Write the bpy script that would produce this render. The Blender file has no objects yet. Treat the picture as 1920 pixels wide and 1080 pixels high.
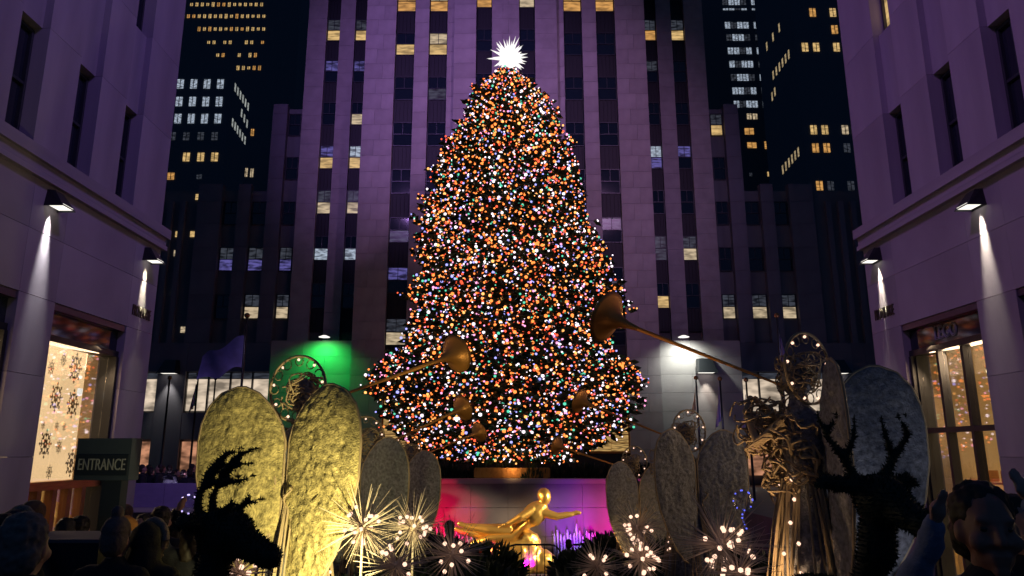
import bpy, math, random
from mathutils import Vector, Matrix, noise
R = math.radians
rnd = random.Random(7)
SC = bpy.context.scene
COL = SC.collection

# ------------------------------------------------------------------ camera, sky, light
FPX, PITCH, CXP, CH = 1357.0, R(12.7), 948.0, 1.95
cam = bpy.data.cameras.new('camera'); cam_o = bpy.data.objects.new('camera', cam); COL.objects.link(cam_o)
cam.sensor_width = 36; cam.lens = 36 * FPX / 1920; cam.clip_start = 0.05; cam.clip_end = 3000
cam.shift_x = (960 - CXP) / 1920
cam_o.location = (0, 0, CH); cam_o.rotation_euler = (R(90) + PITCH, 0, 0)
SC.camera = cam_o
SC.view_settings.view_transform = 'Standard'; SC.view_settings.look = 'None'
SC.view_settings.exposure = 0; SC.view_settings.gamma = 1
SC.cycles.use_denoising = True
SC.cycles.max_bounces = 6; SC.cycles.diffuse_bounces = 2; SC.cycles.glossy_bounces = 3
SC.cycles.transparent_max_bounces = 12; SC.cycles.caustics_reflective = False; SC.cycles.caustics_refractive = False
SC.cycles.sample_clamp_indirect = 4
W = bpy.data.worlds.new('World'); SC.world = W; W.use_nodes = True
W.node_tree.nodes['Background'].inputs[0].default_value = (0.0075, 0.021, 0.055, 1)
W.node_tree.nodes['Background'].inputs[1].default_value = 1.0

def spot(loc, tgt, col, watts, size, blend=.5, rad=.1):
    l = bpy.data.lights.new('spot', 'SPOT'); l.energy = watts; l.color = col
    l.spot_size = R(size); l.spot_blend = blend; l.shadow_soft_size = rad
    o = bpy.data.objects.new('floodlight_beam', l); COL.objects.link(o)
    o.location = loc; o.rotation_euler = (Vector(tgt) - Vector(loc)).to_track_quat('-Z', 'Y').to_euler()
    return o
PUR = (.50, .26, 1.0)
# architectural floodlights standing on the roofs above the frame
spot((9, 4, 26), (-8, 13.5, 12.5), (.43, .24, 1.0), 6500, 46, 1, .6)
spot((-9, 4, 26), (8.3, 12.5, 12), (.60, .27, .95), 6500, 48, 1, .6)
spot((-11, 14, 30), (-6, 49, 29), (.58, .30, 1.0), 20000, 50, 1, .6)
spot((11, 14, 30), (4, 49, 22), (.76, .38, .88), 12500, 54, 1, .6)

def at(px, py, Y):
    """pixel of the photograph -> point on the vertical plane at distance Y"""
    u = (px - CXP) / FPX; v = (540 - py) / FPX
    return Vector((u * Y / (math.cos(PITCH) - v * math.sin(PITCH)), Y, CH + Y * math.tan(PITCH + math.atan(v))))
def atx(px, py, X):
    u = (px - CXP) / FPX; v = (540 - py) / FPX
    Y = X * (math.cos(PITCH) - v * math.sin(PITCH)) / u
    return Vector((X, Y, CH + Y * math.tan(PITCH + math.atan(v))))
def g(Y): return -.06 * min(max(Y, -5), 20)

# ------------------------------------------------------------------ materials
M = {}
def mat(name, col, rough=.7, metal=0, var=.0, nscale=6, bump=0, bscale=40, emit=None, estr=0, rand=0, spec=.5, stretch=None):
    m = bpy.data.materials.new(name); m.use_nodes = True; M[name] = m
    nt = m.node_tree; b = nt.nodes['Principled BSDF']; L = nt.links.new
    b.inputs['Base Color'].default_value = (*col, 1); b.inputs['Roughness'].default_value = rough
    b.inputs['Metallic'].default_value = metal; b.inputs['Specular IOR Level'].default_value = spec
    tc = nt.nodes.new('ShaderNodeTexCoord')
    src = tc.outputs['Object']
    if stretch:
        mp = nt.nodes.new('ShaderNodeMapping'); mp.inputs['Scale'].default_value = stretch; L(src, mp.inputs[0]); src = mp.outputs[0]
    if var or rand:
        n = nt.nodes.new('ShaderNodeTexNoise'); n.inputs['Scale'].default_value = nscale; n.inputs['Detail'].default_value = 6
        L(src, n.inputs['Vector'])
        mr = nt.nodes.new('ShaderNodeMapRange'); mr.inputs['From Min'].default_value = .25; mr.inputs['From Max'].default_value = .75
        mr.inputs['To Min'].default_value = 1 - var; mr.inputs['To Max'].default_value = 1 + var; L(n.outputs['Fac'], mr.inputs[0])
        fac = mr.outputs[0]
        if rand:
            oi = nt.nodes.new('ShaderNodeObjectInfo'); m2 = nt.nodes.new('ShaderNodeMapRange')
            m2.inputs['To Min'].default_value = 1 - rand; m2.inputs['To Max'].default_value = 1 + rand; L(oi.outputs['Random'], m2.inputs[0])
            mm = nt.nodes.new('ShaderNodeMath'); mm.operation = 'MULTIPLY'; L(fac, mm.inputs[0]); L(m2.outputs[0], mm.inputs[1]); fac = mm.outputs[0]
        mx = nt.nodes.new('ShaderNodeVectorMath'); mx.operation = 'SCALE'; mx.inputs[0].default_value = col; L(fac, mx.inputs['Scale'])
        L(mx.outputs[0], b.inputs['Base Color'])
    if bump:
        n = nt.nodes.new('ShaderNodeTexNoise'); n.inputs['Scale'].default_value = bscale; n.inputs['Detail'].default_value = 5; L(src, n.inputs['Vector'])
        bp = nt.nodes.new('ShaderNodeBump'); bp.inputs['Strength'].default_value = bump; bp.inputs['Distance'].default_value = .02
        L(n.outputs['Fac'], bp.inputs['Height']); L(bp.outputs[0], b.inputs['Normal'])
    if emit:
        b.inputs['Emission Color'].default_value = (*emit, 1); b.inputs['Emission Strength'].default_value = estr
    return m
def lit(name, col, strength, var=.6, nscale=1.5, vary=True):
    """an interior seen through a lit pane: light with blotches of furniture, blinds and ceiling lamps"""
    m = mat(name, (.02, .02, .02), .3); nt = m.node_tree; b = nt.nodes['Principled BSDF']; L = nt.links.new
    b.inputs['Emission Color'].default_value = (*col, 1)
    tc = nt.nodes.new('ShaderNodeTexCoord'); oi = nt.nodes.new('ShaderNodeObjectInfo')
    ad = nt.nodes.new('ShaderNodeVectorMath'); L(tc.outputs['Object'], ad.inputs[0])
    sc = nt.nodes.new('ShaderNodeVectorMath'); sc.operation = 'SCALE'; sc.inputs[0].default_value = (37, 11, 23); L(oi.outputs['Random'], sc.inputs['Scale']); L(sc.outputs[0], ad.inputs[1])
    mp = nt.nodes.new('ShaderNodeMapping'); mp.inputs['Scale'].default_value = (.8, .8, 3.2); L(ad.outputs[0], mp.inputs[0]); ad = mp
    n = nt.nodes.new('ShaderNodeTexNoise'); n.inputs['Scale'].default_value = nscale; n.inputs['Detail'].default_value = 2; L(ad.outputs[0], n.inputs['Vector'])
    mr = nt.nodes.new('ShaderNodeMapRange'); mr.inputs['From Min'].default_value = .36; mr.inputs['From Max'].default_value = .62
    mr.inputs['To Min'].default_value = strength * (1 - var); mr.inputs['To Max'].default_value = strength; L(n.outputs['Fac'], mr.inputs[0]); L(mr.outputs[0], b.inputs['Emission Strength'])
    return m
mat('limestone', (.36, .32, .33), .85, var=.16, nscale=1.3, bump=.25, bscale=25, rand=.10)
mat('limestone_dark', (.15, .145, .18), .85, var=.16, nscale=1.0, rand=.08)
mat('joint', (.10, .09, .10), .9)
mat('side_stone', (.32, .29, .34), .8, var=.26, nscale=1.2, bump=.07, bscale=30, rand=.05, stretch=(1, 1, .35))
mat('far_wall', (.13, .135, .15), .8, var=.2)
mat('spandrel', (.007, .009, .014), .6)
mat('sash', (.03, .035, .045), .4)
mat('glass_dark', (.012, .018, .03), .06, spec=.8)
mat('black_metal', (.015, .016, .02), .4)
mat('awning', (.10, .07, .12), .35, metal=.5)
mat('bronze', (.35, .17, .06), .4, metal=.8, var=.3)
mat('wood_door', (.30, .11, .03), .4)
mat('paving', (.10, .10, .11), .6, var=.25, nscale=2)
mat('asphalt', (.05, .05, .055), .7, var=.2)
mat('ice', (.35, .35, .40), .25)
mat('rink_wall', (.17, .15, .18), .35, var=.12, nscale=2)
mat('needles', (.035, .075, .035), .6, var=.3, nscale=3)
mat('topiary', (.010, .024, .014), .7)
mat('shrub_leaf', (.018, .035, .022), .6)
mat('bark', (.06, .04, .025), .9, var=.3)
mat('straw', (.50, .42, .19), .75, var=.75, nscale=26, bump=1.0, bscale=70)
mat('wire_mesh', (.20, .20, .23), .7, var=.6, nscale=25, bump=.7, bscale=60)
mat('twine', (.42, .32, .20), .7, var=.2)
mat('brass', (.72, .31, .08), .42, metal=.45, var=.25, nscale=4)
mat('gold', (1.0, .62, .17), .38, metal=.85, bump=.15, bscale=8)
mat('twig', (.60, .50, .42), .5)
mat('flag', (.30, .24, .55), .35, var=.3, nscale=2)
mat('flag_gold', (.7, .55, .35), .5, var=.3, nscale=2)
mat('pole', (.04, .04, .05), .3, metal=.7)
mat('sign_blue', (.035, .05, .075), .5, var=.15)
mat('sign_dark', (.012, .018, .03), .5)
mat('letter_grey', (.26, .28, .32), .5)
mat('letter_dark', (.03, .025, .02), .5)
mat('purple_cloth', (.22, .17, .36), .8, var=.1)
mat('shelf', (.5, .36, .2), .6)
mat('motif', (.20, .13, .055), .5)
for nme, c in dict(coat_black=(.012, .014, .02), coat_navy=(.015, .02, .04), coat_grey=(.06, .06, .07), coat_blue=(.20, .25, .38), coat_red=(.30, .015, .02), coat_orange=(.32, .13, .03), knit=(.13, .10, .10), knit_brown=(.16, .09, .06), trousers=(.015, .016, .022)).items():
    mat(nme, c, .85, var=.25, nscale=14, bump=.3, bscale=60)
mat('skin', (.46, .26, .20), .55, var=.08); mat('skin_dark', (.30, .14, .10), .5, var=.1)
mat('hair_dark', (.02, .014, .01), .6, var=.3, nscale=40); mat('hair_grey', (.16, .14, .13), .7, var=.3, nscale=40); mat('fur', (.30, .24, .20), .9, bump=.8, bscale=80)
mat('eye', (.02, .02, .02), .1)
lit('pane_warm', (1, .66, .26), .75); lit('pane_amber', (1, .50, .14), .7); lit('pane_white', (.70, .82, 1.0), .6, .8, 3)
lit('pane_cream', (1, .78, .50), .6, .7); lit('pane_violet', (.30, .26, .9), .35, .9, 2); lit('pane_dim', (.45, .5, .65), .10, .9, 2)
lit('slit_white', (.8, .85, .8), .45, .6); lit('slit_yellow', (1, .75, .4), .45, .6)
lit('shop_cream', (1, .66, .33), 1.5, .22, .6); lit('shop_tan', (1, .70, .34), 1.9, .45, .7); lit('shop_red', (1, .45, .25), .6, .8, 1.5)
lit('screen_gold', (1, .60, .20), .55, .75, 3); lit('shop_far', (1, .80, .60), .8, .75, 1.2)
def emis(name, col, s):
    m = mat(name, (.05, .05, .05), .3, emit=col, estr=s); return m
emis('lamp_face', (1, .95, .85), 1.3); emis('star_glow', (1, .97, .93), 1.15)
emis('warm_bulb', (1, .62, .44), 1.7); emis('led_violet', (.55, .45, 1), 2.0); emis('led_blue', (.12, .15, 1), 1.6); emis('spot_white', (1, .96, .9), 1.2)
BC = [('orange', (1, .23, .045), 2.4, 32), ('amber', (1, .42, .11), 2.3, 10), ('red', (1, .10, .04), 2.0, 17), ('white', (1, .84, .95), 2.4, 20),
      ('blue', (.36, .36, 1), 1.9, 9), ('green', (.12, .80, .50), 1.2, 7), ('pink', (1, .34, .62), 2.0, 8)]
for n_, c_, s_, w_ in BC: emis('bulb_' + n_, c_, s_ * .95)
m = mat('glass_shop', (.9, .9, .9), .03); nt = m.node_tree
tr = nt.nodes.new('ShaderNodeBsdfTransparent'); gl = nt.nodes.new('ShaderNodeBsdfGlossy'); gl.inputs['Roughness'].default_value = .02
lw = nt.nodes.new('ShaderNodeLayerWeight'); lw.inputs[0].default_value = .5; fr = nt.nodes.new('ShaderNodeMapRange'); fr.inputs['To Min'].default_value = .05; fr.inputs['To Max'].default_value = .42; nt.links.new(lw.outputs['Facing'], fr.inputs[0]); mx = nt.nodes.new('ShaderNodeMixShader')
nt.links.new(fr.outputs[0], mx.inputs[0]); nt.links.new(tr.outputs[0], mx.inputs[1]); nt.links.new(gl.outputs[0], mx.inputs[2])
nt.links.new(mx.outputs[0], nt.nodes['Material Output'].inputs[0])
m = mat('water', (.8, .85, 1), .15); m.node_tree.nodes['Principled BSDF'].inputs['Transmission Weight'].default_value = .35

# ------------------------------------------------------------------ mesh helpers
class MB:
    def __init__(s): s.v = []; s.f = []; s.m = []
    def add(s, vs, fs, mi=0):
        o = len(s.v); s.v += [tuple(p) for p in vs]; s.f += [tuple(i + o for i in f) for f in fs]; s.m += [mi] * len(fs)
    def box(s, x0, x1, y0, y1, z0, z1, mi=0):
        s.add([(x, y, z) for z in (z0, z1) for y in (y0, y1) for x in (x0, x1)],
              [(0, 2, 3, 1), (4, 5, 7, 6), (0, 1, 5, 4), (2, 6, 7, 3), (0, 4, 6, 2), (1, 3, 7, 5)], mi)
    def tube(s, pts, r, n=6, mi=0, caps=True):
        pts = [Vector(p) for p in pts]; rs = r if isinstance(r, (list, tuple)) else [r] * len(pts)
        vs = []; fs = []
        for i, p in enumerate(pts):
            d = (pts[min(i + 1, len(pts) - 1)] - pts[max(i - 1, 0)])
            if d.length < 1e-9: d = Vector((0, 0, 1))
            d.normalize(); a = Vector((0, 0, 1)) if abs(d.z) < .9 else Vector((1, 0, 0))
            b = d.cross(a).normalized(); c = d.cross(b)
            vs += [p + (b * math.cos(t) + c * math.sin(t)) * rs[i] for t in [2 * math.pi * k / n for k in range(n)]]
        for i in range(len(pts) - 1):
            for k in range(n): fs.append((i * n + k, i * n + (k + 1) % n, (i + 1) * n + (k + 1) % n, (i + 1) * n + k))
        if caps: fs.append(tuple(range(n))); fs.append(tuple(range((len(pts) - 1) * n, len(pts) * n))[::-1])
        s.add(vs, fs, mi)
    def lathe(s, prof, n=16, c=(0, 0, 0), mi=0, axis=None):
        q = Vector((0, 0, 1)).rotation_difference(Vector(axis).normalized()) if axis is not None else None
        vs = []; fs = []
        for r, z in prof:
            for k in range(n):
                p = Vector((r * math.cos(2 * math.pi * k / n), r * math.sin(2 * math.pi * k / n), z))
                if q: p = q @ p
                vs.append(p + Vector(c))
        for i in range(len(prof) - 1):
            for k in range(n): fs.append((i * n + k, i * n + (k + 1) % n, (i + 1) * n + (k + 1) % n, (i + 1) * n + k))
        s.add(vs, fs, mi)
    def ball(s, c, r, n=8, mi=0, rot=None):
        rr = r if isinstance(r, (tuple, list)) else (r, r, r); h = max(4, n // 2 + 1); vs = []; fs = []
        for i in range(h + 1):
            t = math.pi * i / h
            for k in range(n):
                p = Vector((rr[0] * math.sin(t) * math.cos(2 * math.pi * k / n), rr[1] * math.sin(t) * math.sin(2 * math.pi * k / n), rr[2] * math.cos(t)))
                if rot: p = rot @ p
                vs.append(p + Vector(c))
        for i in range(h):
            for k in range(n): fs.append((i * n + k, (i + 1) * n + k, (i + 1) * n + (k + 1) % n, i * n + (k + 1) % n))
        s.add(vs, fs, mi)
    def ico(s, c, r, mi=0):
        c = Vector(c); s.add([c + p * r for p in ICO_V], ICO_F, mi)
    def mesh(s, name, mats, smooth=False):
        me = bpy.data.meshes.new(name); me.from_pydata(s.v, [], s.f)
        for x in ([mats] if isinstance(mats, str) else mats): me.materials.append(M[x])
        me.polygons.foreach_set('material_index', s.m)
        if smooth: me.polygons.foreach_set('use_smooth', [True] * len(s.f))
        me.update(); return me
    def build(s, name, mats, parent=None, smooth=False, loc=None, kind=None):
        return link(name, s.mesh(name, mats, smooth), parent, loc, kind)
t_ = (1 + 5 ** .5) / 2
ICO_V = [Vector(p).normalized() for p in [(-1, t_, 0), (1, t_, 0), (-1, -t_, 0), (1, -t_, 0), (0, -1, t_), (0, 1, t_), (0, -1, -t_), (0, 1, -t_), (t_, 0, -1), (t_, 0, 1), (-t_, 0, -1), (-t_, 0, 1)]]
ICO_F = [(0, 11, 5), (0, 5, 1), (0, 1, 7), (0, 7, 10), (0, 10, 11), (1, 5, 9), (5, 11, 4), (11, 10, 2), (10, 7, 6), (7, 1, 8), (3, 9, 4), (3, 4, 2), (3, 2, 6), (3, 6, 8), (3, 8, 9), (4, 9, 5), (2, 4, 11), (6, 2, 10), (8, 6, 7), (9, 8, 1)]
def link(name, me, parent=None, loc=None, kind=None, scale=None, rot=None):
    o = bpy.data.objects.new(name, me); COL.objects.link(o); o.parent = parent
    if loc is not None: o.location = loc
    if scale is not None: o.scale = scale
    if rot is not None: o.rotation_euler = rot
    if kind: o['kind'] = kind
    return o
def tag(o, label, cat, group=None):
    o['label'] = label; o['category'] = cat
    if group: o['group'] = group
    return o
def thing(name, label, cat, loc=(0, 0, 0), rz=0, group=None):
    o = bpy.data.objects.new(name, None); COL.objects.link(o); o.location = loc; o.rotation_euler = (0, 0, rz); o.empty_display_size = .2
    return tag(o, label, cat, group)
def copy_tree(o, parent=None):
    c = o.copy(); COL.objects.link(c); c.parent = parent
    for ch in list(o.children): copy_tree(ch, c)
    return c
_unit = {}
def unit(matn):
    if matn not in _unit:
        b = MB(); b.box(-.5, .5, -.5, .5, -.5, .5); _unit[matn] = b.mesh('block_' + matn, matn)
    return _unit[matn]
def block(name, matn, x0, x1, y0, y1, z0, z1, parent, kind=None):
    return link(name, unit(matn), parent, ((x0 + x1) / 2, (y0 + y1) / 2, (z0 + z1) / 2), kind, (x1 - x0, y1 - y0, z1 - z0))
def solid(name, matn, x0, x1, y0, y1, z0, z1, parent=None):
    b = MB(); b.box(x0, x1, y0, y1, z0, z1); return b.build(name, matn, parent)

# ------------------------------------------------------------------ setting: ground, promenade, plaza, rink
def struct(o): o['kind'] = 'structure'; return o
b = MB(); b.add([(-900, -300, -2.7), (900, -300, -2.7), (900, 1500, -2.7), (-900, 1500, -2.7)], [(0, 1, 2, 3)]); struct(b.build('ground', 'asphalt'))
b = MB(); b.add([(-8.6, -6, g(-6)), (8.9, -6, g(-6)), (8.9, 20, g(20)), (-8.6, 20, g(20)), (-8.6, 20, -2.69), (8.9, 20, -2.69)], [(0, 1, 2, 3), (3, 2, 5, 4)])
prom = struct(b.build('promenade', 'paving'))
solidp = lambda n, *a: struct(solid(n, 'paving', *a))
solidp('plaza', -60, -9.2, 16.3, 60, -2.69, -.35); solidp('plaza', 9.4, 60, 16.3, 60, -2.69, -.35)
solidp('plaza', -9.2, 9.4, 31.6, 60, -2.69, -.35)
b = MB(); b.box(-9.2, 9.4, 20, 31.5, -2.69, -2.6); struct(b.build('rink', 'ice'))
rw = struct(bpy.data.objects.new('rink_wall', None)); COL.objects.link(rw)
for i in range(12):
    x0 = -9.2 + i * 1.55
    for k, (z0, z1) in enumerate(((-2.6, -1.5), (-1.485, -.35), (-.335, .62))):
        block('stone_panel', 'rink_wall', x0 + .006, x0 + 1.544, 31.3, 31.6, z0, z1, rw)
block('coping', 'limestone', -9.25, 9.45, 31.2, 31.9, .63, .82, rw)

# ------------------------------------------------------------------ central tower
tower = thing('office_tower', 'tall limestone office tower with vertical piers lit purple behind the Christmas tree', 'tower', (0, 48, 0))
FH = 3.59
wparts = {}
def window_mesh(w, h, key):
    if key not in wparts:
        b = MB(); t = .055
        b.box(-w / 2, w / 2, -.06, .03, -h / 2, -h / 2 + t); b.box(-w / 2, w / 2, -.06, .03, h / 2 - t, h / 2)
        b.box(-w / 2, -w / 2 + t, -.06, .03, -h / 2 + t, h / 2 - t); b.box(w / 2 - t, w / 2, -.06, .03, -h / 2 + t, h / 2 - t)
        b.box(-w / 2 + t, w / 2 - t, -.05, .03, -t / 2, t / 2); b.box(-.02, .02, -.045, .03, t / 2, h / 2 - t)
        fr = b.mesh('window_frame', 'sash')
        wparts[key] = fr
    return wparts[key]
def pane_mesh(w, h, matn):
    k = ('p', round(w, 2), round(h, 2), matn)
    if k not in wparts:
        b = MB(); b.box(-w / 2, w / 2, 0, .02, -h / 2, h / 2); wparts[k] = b.mesh('pane', matn)
    return wparts[k]
def window(parent, x, y, z, w, h, up='glass_dark', low='glass_dark', rz=0):
    o = link('window', window_mesh(w, h, (round(w, 2), round(h, 2))), parent, (x, y, z), rot=(0, 0, rz))
    link('pane', pane_mesh(w - .12, h / 2 - .08, up), o, (0, .0, h / 4)); link('pane', pane_mesh(w - .12, h / 2 - .08, low), o, (0, .0, -h / 4))
    return o
nblock = [0]; extra = MB()
def pier(x0, x1, yf, z0, z1, parent, y_off=48, course=FH / 3, matn='limestone'):
    z = z0; k = 0
    while z < z1 - .05:
        zt = min(z + course, z1); cuts = [x0, x1]
        if x1 - x0 > 1.9: cuts = [x0, x0 + (x1 - x0) * (.4 if k % 2 else .6), x1]
        for a, c in zip(cuts[:-1], cuts[1:]):
            if nblock[0] < 300:
                block('stone_block', matn, a + .006, c - .006, yf - y_off, yf - y_off + .5, z + .012, zt, parent); nblock[0] += 1
            else: extra.box(a + .006, c - .006, yf - y_off, yf - y_off + .5, z + .012, zt)
        z = zt; k += 1
ZT = 46
b = MB(); b.box(-10.3, 10.3, .42, 3.6, -2, ZT); b.box(-15.8, 15.8, 4.12, 16, -2, ZT); b.build('wall_core', 'joint', tower)
CC = [(-8.1, -6.7), (-5.65, -4.3), (-2.15, -1.0), (1.0, 2.15), (4.3, 5.65), (6.7, 8.1)]
OC = [(-14.25, -13.2), (-12.0, -11.1), (11.1, 12.0), (13.2, 14.25)]
litC = {(0, 0): ('glass_dark', 'pane_warm'), (1, 0): ('pane_cream', 'pane_warm'), (0, -1): ('pane_amber', 'pane_amber'), (1, -1): ('pane_cream', 'pane_amber'), (2, -1): ('pane_amber', 'pane_amber'), (3, -1): ('pane_amber', 'pane_cream'), (4, -1): ('pane_amber', 'pane_amber'), (5, -1): ('pane_amber', 'pane_amber'),
        (1, 1): ('glass_dark', 'pane_dim'), (5, 4): ('pane_dim', 'glass_dark'), (5, 5): ('glass_dark', 'pane_dim'), (0, 4): ('glass_dark', 'pane_dim'), (0, 6): ('pane_dim', 'pane_cream'), (0, 5): ('pane_violet', 'glass_dark')}
for ci, (x0, x1) in enumerate(CC):
    yy = -.5 if abs((x0 + x1) / 2) < 3.7 else 0
    for k in range(-3, 8):
        zh = 32.25 - FH * k
        u, l = litC.get((ci, k), ('glass_dark', 'glass_dark'))
        window(tower, (x0 + x1) / 2, yy + .3, zh - .92, x1 - x0, 1.84, u, l)
        s = MB(); w = x1 - x0
        s.box(-w / 2, w / 2, .02, .2, -.875, .875)
        for q in range(5): s.box(-w / 2 + w * (q + .5) / 5 - .03, -w / 2 + w * (q + .5) / 5 + .03, -.04, .02, -.87, .87)
        key = ('sp', round(w, 2))
        if key not in wparts: wparts[key] = s.mesh('spandrel', 'spandrel')
        link('spandrel', wparts[key], tower, ((x0 + x1) / 2, yy + .3, zh - 1.84 - .875))
litO = {(0, 0): ('pane_dim', 'pane_warm'), (1, 0): ('pane_dim', 'pane_warm'), (0, 1): ('pane_violet', 'glass_dark'), (1, 1): ('pane_violet', 'glass_dark'), (1, 2): ('glass_dark', 'pane_cream'), (0, 3): ('pane_violet', 'pane_warm'), (1, 3): ('pane_white', 'pane_warm'),
        (0, 4): ('pane_dim', 'pane_cream'), (1, 4): ('pane_dim', 'pane_cream'), (0, 5): ('glass_dark', 'pane_white'), (1, 5): ('glass_dark', 'pane_white'), (2, 0): ('pane_dim', 'pane_amber'), (3, 0): ('pane_dim', 'pane_warm'), (2, 1): ('pane_dim', 'glass_dark'), (2, 3): ('pane_white', 'pane_violet'), (3, 3): ('pane_violet', 'glass_dark'),
        (2, 5): ('pane_dim', 'pane_dim'), (3, 5): ('pane_dim', 'pane_cream'), (2, 6): ('glass_dark', 'pane_warm'), (2, 2): ('glass_dark', 'glass_dark')}
for ci, (x0, x1) in enumerate(OC):
    for k in range(-2, 7):
        zh = 35.75 - 3.62 * k
        u, l = litO.get((ci, k), ('glass_dark', 'glass_dark'))
        window(tower, (x0 + x1) / 2, 3.98, zh - .95, x1 - x0, 1.9, u, l)
        key = ('so', round(x1 - x0, 2))
        if key not in wparts:
            s = MB(); w = x1 - x0; s.box(-w / 2, w / 2, .02, .15, -.855, .855)
            for q in range(4): s.box(-w / 2 + w * (q + .5) / 4 - .03, -w / 2 + w * (q + .5) / 4 + .03, -.04, .02, -.85, .85)
            wparts[key] = s.mesh('spandrel', 'spandrel')
        link('spandrel', wparts[key], tower, ((x0 + x1) / 2, 3.98, zh - 1.9 - .86))
piers = [(-10.3, -8.1, 48), (-6.7, -5.65, 48), (-4.3, -3.75, 48), (5.65, 6.7, 48), (3.75, 4.3, 48), (8.1, 10.3, 48), (-3.75, -2.15, 47.5), (2.15, 3.75, 47.5), (-1, 1, 47.5),
         (-15.75, -14.25, 51.7), (14.25, 15.75, 51.7), (-13.2, -12, 51.7), (12, 13.2, 51.7), (-11.1, -10.3, 51.7), (10.3, 11.1, 51.7)]
for x0, x1, yf in piers: pier(x0, x1, yf, 5.4 if abs(x0 + x1) < 16 and yf < 50 else (9.35 if yf > 50 else -.35), 40.1, tower)
extra.box(-15.75, 15.75, 0, .5, 40.15, ZT); extra.build('stone_courses', 'limestone', tower, kind='stuff')
# glowing glass-block screen over the entrance
scr = link('entrance_screen', unit('bronze'), tower, (0, .3, 3.6), scale=(16.4, .2, 3.6))
for i in range(14):
    for k in range(6):
        block('glass_block', 'screen_gold', -8 + i * 1.143 + .02, -8 + (i + 1) * 1.143 - .02, .06, .19, 1.95 + k * .55, 1.95 + k * .55 + .49, tower)
solid('entrance_wall', 'black_metal', -8.1, 8.1, .1, .3, -.35, 1.8, tower)
# stone blocks flanking the entrance
for s, lab, lc in ((-1, 'pale stone entrance block washed by a green lamp, beside the tower', (.02, 1, .12)), (1, 'pale stone entrance block washed by a white lamp, beside the tower', (.9, 1, .85))):
    e = thing('entrance_block', lab, 'building', (s * 13.1, 48.6, 0))
    solid('core', 'joint', -2.7, 2.7, .35, 3, -.35, 9.1, e)
    z = -.35; k = 0
    while z < 9.2:
        zt = min(z + 1.22, 9.25); c = [-2.75, -.6 if k % 2 else .9, 2.75]
        for a, d in zip(c[:-1], c[1:]): block('stone_block', 'limestone', a + .006, d - .006, -.0, .4, z + .012, zt, e)
        z = zt; k += 1
    lx = (at(607, 640, 48) if s < 0 else at(1283, 640, 48)).x
    lp = thing('wash_lamp', 'saucer lamp washing the stone block with %s light' % ('green' if s < 0 else 'white'), 'lamp', (lx, 48.1, 9.4))
    q = MB(); q.lathe([(0, .14), (.12, .13), (.38, .02), (.36, 0), (0, .03)], 16); q.build('lamp_shade', 'spot_white', lp, True)
    q = MB(); q.tube([(0, 0, .1), (0, .25, .15), (0, .6, .0)], .03); q.build('bracket', 'black_metal', lp)
    l = spot((lx, 47.2, 9.0), (lx, 48.7, 6.6), lc, 480 if s < 0 else 700, 150, .9, .15)

# ------------------------------------------------------------------ wings and far buildings
def wing(s):
    w = thing('wing_building', 'dark stone wing with piers, %s' % ('behind the tall pole with purple flag' if s < 0 else 'behind the largest trumpet angel'), 'building', (0, 52, 0))
    X = lambda a: s * a
    def bx(n, m_, a, c, *r, p=w): return block(n, m_, min(X(a), X(c)), max(X(a), X(c)), *r, p)
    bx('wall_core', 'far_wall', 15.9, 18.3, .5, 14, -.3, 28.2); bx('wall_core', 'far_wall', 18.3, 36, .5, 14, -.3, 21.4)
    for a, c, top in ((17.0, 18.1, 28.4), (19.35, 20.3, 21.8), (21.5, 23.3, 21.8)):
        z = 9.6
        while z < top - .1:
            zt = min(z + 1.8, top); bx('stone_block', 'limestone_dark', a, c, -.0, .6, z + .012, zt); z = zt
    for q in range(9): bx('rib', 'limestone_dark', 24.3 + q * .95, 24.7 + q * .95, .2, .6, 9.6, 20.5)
    for a, c in ((15.95, 17.0), (18.1, 19.35), (20.3, 21.5)):
        for k in range(0, 3 if a > 17 else 5):
            z = 12.35 + k * 3.62
            lo = {0: 'pane_cream', 1: 'pane_violet' if s < 0 else 'glass_dark'}.get(k, 'glass_dark')
            if s < 0 and k == 0 and a > 19: lo = 'glass_dark'
            if s > 0 and a < 17 and k in (4,): lo = 'pane_warm'
            window(w, X((a + c) / 2), .42, z, c - a - .1, 1.85, 'pane_dim' if lo != 'glass_dark' else 'glass_dark', lo)
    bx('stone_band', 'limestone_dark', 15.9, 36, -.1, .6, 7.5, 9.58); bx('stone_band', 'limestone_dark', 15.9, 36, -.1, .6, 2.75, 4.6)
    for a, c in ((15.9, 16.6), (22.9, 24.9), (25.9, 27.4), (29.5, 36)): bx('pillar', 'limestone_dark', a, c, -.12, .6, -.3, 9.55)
    for a, c, n in ((16.6, 22.9, 4), (24.9, 25.9, 1), (27.4, 29.5, 1)):
        for i in range(n):
            p0 = a + (c - a) * i / n; p1 = a + (c - a) * (i + 1) / n
            bx('shop_pane', 'shop_far', p0 + .05, p1 - .05, .3, .35, 4.75, 7.0); bx('shop_pane', 'pane_dim', p0 + .05, p1 - .05, .3, .35, 7.05, 7.45)
            bx('shop_pane', 'shop_red', p0 + .05, p1 - .05, .3, .35, .3, 2.6); bx('mullion', 'black_metal', p1 - .05, p1 + .05, .1, .4, -.3, 7.5)
    # small lit windows of the inner court
    pts = [(331, 437), (359, 437), (328, 473), (324, 547), (341, 617), (369, 367)] if s < 0 else []
    for px, py in pts:
        p = at(px, py, 52.2); block('window', 'pane_warm' if py < 460 else 'pane_cream', p.x - .2, p.x + .2, .44, .49, p.z - .22, p.z + .22, w)
    return w
wing(-1); wing(1)
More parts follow.
